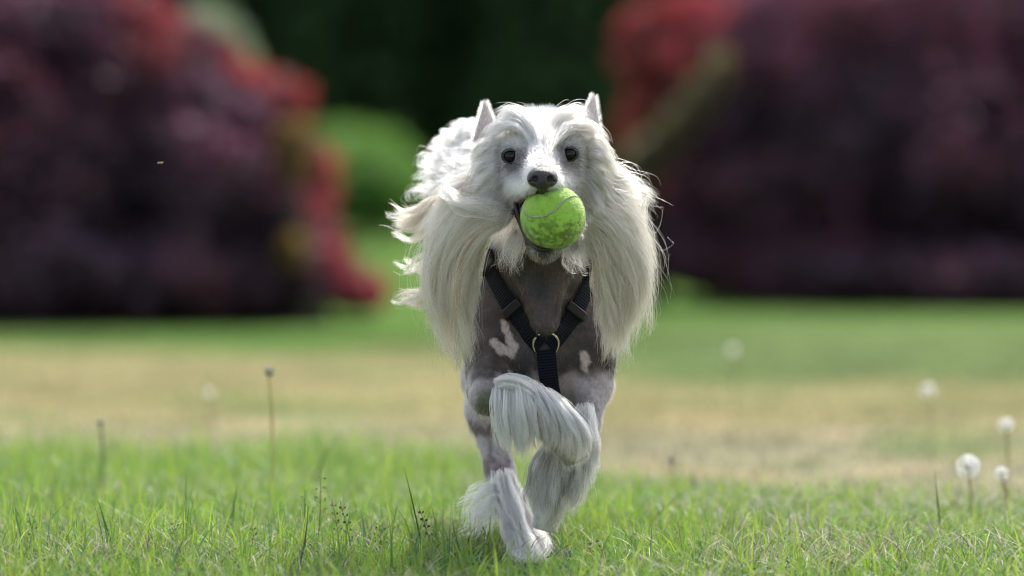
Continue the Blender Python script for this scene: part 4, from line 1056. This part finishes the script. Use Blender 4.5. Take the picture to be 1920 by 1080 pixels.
# ------------------------------------------------------------------ harness
harness = empty('harness', (0, 0, 0)); harness.parent = dog; harness.location = P(1022, 645, 0) - np.array(dog.location)
def strap(name, pts, width, lift=.003, raw=False, thick=.0016, n=60):
    """webbing laid on the body along the given points; returns its centre line and side vectors"""
    c = []
    if raw: c = resample([P(*q) for q in pts], n)
    else:
        q2 = resample([P(q[0], q[1], 0) for q in pts], n); last = None
        for w_ in q2:
            ax, ay = to_px(w_); h = hit(float(ax), float(ay), lift)
            if h is None: h = last if last is not None else w_
            last = h; c.append(h)
        c = np.array(c)
    for _ in range(10): c[1:-1] = (c[:-2] + c[1:-1] * 2 + c[2:]) / 4
    if not raw:
        d = B.val(c); c = c + B.grad(c) * np.maximum(lift - d, 0)[:, None]
    tg = norm(np.gradient(c, axis=0)); nr = B.grad(c)
    for _ in range(8): nr[1:-1] = norm(nr[:-2] + nr[1:-1] + nr[2:])
    nr = norm(nr - tg * np.sum(nr * tg, 1, keepdims=True)); sd_ = np.cross(tg, nr)
    s = np.concatenate([[0], np.cumsum(np.linalg.norm(np.diff(c, axis=0), axis=1))])
    V, UV = [], []
    prof = [(-1, 0), (-.9, .5), (-.45, .62), (0, .66), (.45, .62), (.9, .5), (1, 0), (.9, -.5), (0, -.5), (-.9, -.5)]
    for k in range(len(c)):
        for a, b in prof: V.append(c[k] + sd_[k] * a * width / 2 + nr[k] * b * thick); UV.append((a, s[k]))
    m = len(prof); Q = [(k * m + j, k * m + (j + 1) % m, (k + 1) * m + (j + 1) % m, (k + 1) * m + j) for k in range(len(c) - 1) for j in range(m)]
    o = fmesh(name, np.array(V), np.array(Q), M_STRAP, harness, uv=np.array(UV))
    return c, tg, nr, sd_
def roundbox(c, u, v, w_, su, sv, sw, ch=.22):
    """chamfered block with axes u, v, w"""
    V = []; 
    for z, k in ((-1, 1 - ch), (-1 + ch * 1.5, 1), (1 - ch * 1.5, 1), (1, 1 - ch)):
        for a, b in ((-1, -1 + ch), (-1 + ch, -1), (1 - ch, -1), (1, -1 + ch), (1, 1 - ch), (1 - ch, 1), (-1 + ch, 1), (-1, 1 - ch)):
            V.append(c + u * a * k * su + v * b * k * sv + w_ * z * sw)
    Q = [(i * 8 + j, i * 8 + (j + 1) % 8, (i + 1) * 8 + (j + 1) % 8, (i + 1) * 8 + j) for i in range(3) for j in range(8)]
    Q += [(7, 6, 5, 4), (7, 4, 3, 0), (3, 2, 1, 0), (24, 25, 26, 27), (24, 27, 28, 31), (28, 29, 30, 31)]
    return np.array(V), np.array(Q)
def slider(st, f, name='slider', wide=.0125, long=.0055):
    c, tg, nr, sd_ = st; k = int(f * (len(c) - 1))
    V, Q = roundbox(c[k] + nr[k] * .0012, sd_[k], tg[k], nr[k], wide, long, .0030); o = fmesh(name, V, Q, M_PLASTIC, harness, smooth=False)
    return o
s1 = strap('strap', [(912, 470), (925, 512), (952, 562), (978, 602), (1014, 650)], .0195, .0035)
s2 = strap('strap', [(1106, 468), (1108, 505), (1092, 553), (1070, 597), (1030, 650)], .0185, .0035)
s3 = strap('strap', [(1023, 655), (1027, 700), (1032, 735), (1045, 765)], .0205, .0035)
slider(s1, .60); slider(s2, .62); slider(s1, .12, 'buckle', .0135, .0105); slider(s2, .14, 'buckle', .013, .0095)
strap('girth_strap', [(880, 660, .16), (876, 700, .15), (884, 740, .15), (905, 770, .15)], .016, raw=True)
strap('belly_strap', [(1032, 738, .03), (1052, 752, .05), (1078, 735, .08), (1090, 700, .10)], .016, raw=True)
rc = hit(1023, 645, .0030); a = np.linspace(0, 2 * math.pi, 48, endpoint=False); rr = 24 * K(0)
n_ = B.grad(rc[None])[0]; u_ = norm(np.cross(n_, [0, 0, 1])); v_ = np.cross(u_, n_)
V, Fq = tube(rc + rr * (np.cos(a)[:, None] * u_ + np.sin(a)[:, None] * v_) + n_ * .0005, .0014, 10, closed=True); fmesh('ring', V, Fq, M_BRASS, harness)

# ------------------------------------------------------------------ plants that stand out in the turf
M_STEM = principled('stem', attr='Col', rough=.55, spec=.3, transl=.2)
M_FLUFF = principled('seed_fluff', (.86, .86, .84), rough=.9, transl=.4)
M_BUD = principled('dry_bud', (.46, .42, .36), rough=.9, noise=(300, .6, 1.3))
def stem_obj(path, r, col, parent, name='stem'):
    V, Fq = tube(path, r, 8); return fmesh(name, V, Fq, M_STEM, parent, col=np.tile(col, (len(V), 1)) * (.85 + .3 * rng.random((len(V), 1))))
def dandelion(px, py, Y, rpx, label, kind='clock', stemcol=(.30, .26, .12), lean=0):
    top = P(px, py, Y); r = rpx * K(Y); base = np.array([top[0] + lean, Y, 0.0]); root = empty('dandelion', base)
    tag(root, label, 'dandelion', 'seeding dandelions in the lawn')
    stem_obj(resample([base, (base + top) / 2 + [.004, 0, 0], top], 8), [.0012] * 8, stemcol, root)
    if kind == 'clock':
        V, Fq = uvsphere(top, r * .30, 14, 10); fmesh('core', V, Fq, M_BUD, root)
        k = 120; d = norm(rng.normal(size=(k, 3))); parts = []
        a1 = norm(np.cross(d, [.3, .2, .9])); a2 = np.cross(d, a1)
        for q in range(k):                          # seeds: fine stalk with a star of hairs
            e = top + d[q] * r * .82; w_ = a1[q] * r * .012
            V = [top + d[q] * r * .2 - w_, top + d[q] * r * .2 + w_, e + w_, e - w_]; Q = [(0, 1, 2, 3)]
            for j in range(6):
                an = j * math.pi / 3 + q; dd = a1[q] * math.cos(an) + a2[q] * math.sin(an); pp = -a1[q] * math.sin(an) + a2[q] * math.cos(an)
                b = len(V); V += [e - pp * r * .03, e + pp * r * .03, e + dd * r * .2 + d[q] * r * .14 + pp * r * .015, e + dd * r * .2 + d[q] * r * .14 - pp * r * .015]; Q.append((b, b + 1, b + 2, b + 3))
            parts.append((np.array(V), np.array(Q)))
        V, Fq = join(parts); fmesh('seed_head', V, Fq, M_FLUFF, root, smooth=False)
    else:
        V, Fq = uvsphere(top, (r, r, r * 1.25), 14, 10); fmesh('bud', V, Fq, M_BUD, root)
        for j in range(8):
            an = j * math.pi / 4; dd = np.array([math.cos(an), math.sin(an), 0])
            V, Fq = tube([top + dd * r * .8 - [0, 0, r], top + dd * r * 1.1 + [0, 0, r * .3], top + dd * r * .6 + [0, 0, r * 1.5]], [r * .22, r * .2, r * .05], 6)
            fmesh('bract', V, Fq, M_BUD, root)
dandelion(1815, 875, .62, 24, 'large white dandelion clock, biggest one low at the right')
dandelion(1878, 888, .66, 14, 'small white dandelion clock just right of the biggest one', lean=.006, stemcol=(.30, .16, .09))
dandelion(1886, 796, 1.25, 14, 'ragged grey dandelion clock above the small white one')
dandelion(1740, 732, 2.3, 13, 'faint blurred dandelion clock farthest up at the right edge of the lawn')
dandelion(1374, 657, 3.6, 9, 'very faint blurred dandelion clock in the green strip right of the dog')
dandelion(505, 697, .80, 7, 'closed brown dandelion bud on a tall stalk left of the dog', 'bud', (.55, .43, .14))
dandelion(188, 792, 1.1, 5, 'dark closed bud on a short stalk near the left edge', 'bud', (.06, .12, .04))
dandelion(393, 737, 2.6, 8, 'faint grey seed head far out on the dry lawn at the left')
dandelion(1258, 862, 1.1, 5, 'small faded bud right of the dog at the edge of the long grass', 'bud')

def big_blade(base, tip, Y, w, col, label, dry=False, bend=.0):
    b = P(base[0], base[1], Y); b[2] = min(b[2], .0); t_ = P(tip[0], tip[1], Y); n = 12
    c = resample([b, (b + t_) / 2 + [bend, 0, .004], t_], n); V = []
    sd_ = norm(np.array([t_[2] - b[2], 0.15, -(t_[0] - b[0])])); prof = ((-1, 0), (0, .35), (1, 0), (0, .1))
    for k in range(n):
        ww = w / 2 * (1 - (k / (n - 1)) ** 2.2) + .0001
        for a, q in prof: V.append(c[k] + sd_ * a * ww + np.array([0, q * ww, 0]))
    Q = [(k * 4 + j, k * 4 + (j + 1) % 4, (k + 1) * 4 + (j + 1) % 4, (k + 1) * 4 + j) for k in range(n - 1) for j in range(4)]
    V = np.array(V); o = fmesh('grass_blade', V - b, np.array(Q), M_DRY if dry else M_GRASS, col=np.tile(col, (len(V), 1)) * (.8 + .4 * fbm(V, 120, 2))[:, None])
    o.location = b; tag(o, label, 'grass blade', 'single grass blades standing out of the turf'); return o
G1, G2, G3 = (.030, .10, .022), (.10, .24, .03), (.06, .16, .05)
big_blade((800, 1010), (757, 872), .06, .0032, G1, 'dark green blade standing up left of the landing hind paw')
big_blade((870, 1050), (846, 972), -.02, .0036, G1, 'dark green blade just left of the hind paw hair')
big_blade((842, 1090), (838, 1004), -.10, .0075, G2, 'broad bright pointed blade at the bottom left of the dog')
big_blade((222, 1030), (187, 947), .0, .0042, G1, 'short dark folded blade standing in the left turf')
big_blade((175, 1095), (100, 1003), -.14, .0065, G2, 'broad bright blade slanting down to the right at bottom left')
big_blade((440, 1085), (535, 1007), -.14, .0050, G2, 'long bright blade slanting up to the right at the bottom')
big_blade((1698, 1080), (1673, 988), -.08, .0052, G3, 'pale tipped blue green blade at the lower right')
big_blade((1767, 1018), (1752, 878), .30, .0052, (.08, .14, .04), 'blurred tall reddish tipped blade right of centre of the right turf')
big_blade((1790, 1080), (1755, 1010), -.04, .0035, G1, 'dark blade leaning left beside the pale tipped one')
big_blade((1900, 1085), (1865, 1000), -.06, .0030, G1, 'dark thin blade at the right edge of the turf')
big_blade((1280, 1035), (1243, 985), .04, .0028, G1, 'thin dark blade leaning left, right of the dog')
big_blade((345, 960), (350, 872), .35, .0034, G2, 'blurred upright bright blade with a dry tip in the left turf')
big_blade((560, 862), (640, 798), 1.15, .0050, G2, 'blurred blade slanting up over the dry lawn left of the dog')
big_blade((430, 1040), (445, 900), .25, .0030, G3, 'slender upright blade left of the withered stalk')
big_blade((550, 1090), (578, 945), -.20, .0046, (.20, .15, .16), 'withered purplish grey stalk in front of the left turf', True, .004)
big_blade((1008, 1085), (985, 1030), -.10, .0035, G2, 'bright blade in front of the hind paw')
big_blade((1540, 1080), (1548, 1030), -.08, .0044, G2, 'short bright upright blade at the bottom right')
big_blade((60, 1010), (15, 930), .12, .0030, G2, 'thin bright blade leaning left near the left edge')
big_blade((1180, 1020), (1300, 905), .45, .0026, G3, 'faint thin blade slanting right behind the dog')

def seed_stalk(base, tip, Y, col, label, n=14, spread=.006, sl=.0024):
    b = P(base[0], base[1], Y); b[2] = 0; t_ = P(tip[0], tip[1], Y); root = empty('seed_stalk', b); tag(root, label, 'grass stalk', 'grasses in seed')
    path = resample([b, (b + t_) / 2 + [.002, 0, 0], t_], 10); stem_obj(path, np.linspace(.0007, .0003, 10), (.12, .16, .06), root); parts = []
    for k in range(n):
        f = .55 + .45 * k / n; c = path[int(f * 9)] * 1.0; s = (-1) ** k; d = norm(np.array([s * (.5 + rng.random()), rng.normal() * .5, .5 + rng.random()])); e = c + d * spread * (1.3 - f)
        parts.append(tube([c, e], [.00018, .00018], 5)); parts.append(tube([e, e + d * sl * .4, e + d * sl * .8, e + d * sl * 1.2], [.0003, .0010, .0008, .0001], 6))
    V, Fq = join(parts); fmesh('spikelets', V, Fq, M_STEM, root, col=np.tile(col, (len(V), 1)) * (.7 + .6 * rng.random((len(V), 1))))
DK, BR, GN = (.09, .065, .06), (.22, .12, .10), (.22, .30, .13)
seed_stalk((640, 1040), (622, 936), .02, BR, 'reddish brown seed stalk left of the dog, tallest of the dark ones')
seed_stalk((665, 1040), (638, 940), .0, DK, 'blackish seed stalk leaning left beside the reddish one')
seed_stalk((706, 1045), (712, 985), -.03, DK, 'short spreading black seed head between the two tall stalks', 18, .012)
seed_stalk((820, 1025), (785, 950), .0, DK, 'dark knobbly weed stalk leaning left near the hind paw hair', 20, .005)
seed_stalk((590, 1000), (602, 882), .08, GN, 'pale green grass panicle, highest in the left turf', 18, .012)
seed_stalk((560, 1000), (572, 918), .07, GN, 'pale green seed tuft just left of the highest panicle', 8)
seed_stalk((70, 1040), (52, 958), .0, GN, 'pale star shaped seed head near the left edge', 12, .009)
seed_stalk((480, 1040), (472, 985), -.02, DK, 'small dark seed stalk left of the withered stalk')
seed_stalk((930, 1050), (905, 985), -.04, BR, 'thin brown twiggy stalk in front of the hind paw', 8)
seed_stalk((1128, 1060), (1118, 1010), -.02, BR, 'reddish seed spike right of the hind paw, left of its twin', 16, .002)
seed_stalk((1108, 1062), (1105, 1015), -.03, BR, 'shorter reddish seed spike nearest the hind paw', 16, .002)
seed_stalk((1278, 1050), (1272, 985), .0, GN, 'pale seed tuft in the turf right of the dog', 12, .009)
seed_stalk((300, 1040), (330, 975), .02, BR, 'brownish seed tuft in the middle of the left turf', 14, .007)
seed_stalk((1420, 1070), (1418, 1015), -.02, BR, 'brown seed tuft in the turf between dog and dandelions', 14, .008)

M_PETAL = principled('petal', attr='Col', rough=.6, transl=.3)
def flower(px, py, Y, r, col, label, n=14):
    c = P(px, py, Y); b = np.array([c[0], Y, 0]); root = empty('small_flower', b); tag(root, label, 'flower', 'tiny flowers in the turf')
    stem_obj([b, (b + c) / 2, c], [.0006] * 3, (.10, .18, .05), root)
    d = norm(rng.normal(size=(n * 3, 3)) + [0, -.3, .7]); V, Q = leaves(np.tile(c, (n * 3, 1)), np.cross(d, [0, 0, 1.0]), np.full(n * 3, r), 1, 0, .35, 0)
    V = V.reshape(-1, 4, 3); V[:, 1] = c + (norm(d + .3 * rng.normal(size=d.shape))) * r * .6; V[:, 2] = c + d * r
    V = V.reshape(-1, 3); fmesh('petals', V, Q, M_PETAL, root, col=np.tile(col, (len(V), 1)), smooth=False)
flower(760, 1066, -.10, .0048, (.80, .80, .74), 'small white clover flower left of the dog at the bottom')
flower(1650, 1072, -.08, .0070, (.78, .78, .76), 'white clover flower at the bottom right')
flower(727, 1076, -.08, .0045, (.40, .26, .52), 'lilac flower at the bottom left of the white clover')
flower(1068, 1035, .02, .0035, (.38, .28, .55), 'tiny lilac flower right of the hind paw')
flower(98, 1045, -.08, .0035, (.55, .50, .06), 'tiny yellow flower at the bottom left')
flower(798, 1045, -.05, .0030, (.55, .50, .06), 'tiny yellow flower left of the broad pointed blade')

# small insect in the air, in focus against the dark maple
ins = empty('flying_insect', P(300, 306, .05)); tag(ins, 'tiny pale flying insect in front of the dark left maple', 'insect')
c = P(300, 306, .05); V, Fq = uvsphere(c, (.0032, .0011, .0011), 12, 8); fmesh('body', V, Fq, principled('insect_body', (.25, .18, .10), rough=.3), ins)
Mw = principled('insect_wing', (.75, .68, .52), rough=.3, transl=.5)
for s in (-1, 1):
    V, Fq = uvsphere(c + [.0005, s * .0016, .0011], (.0034, .0018, .0002), 14, 8); fmesh('wing', V, Fq, Mw, ins)
print('strands and meshes built')
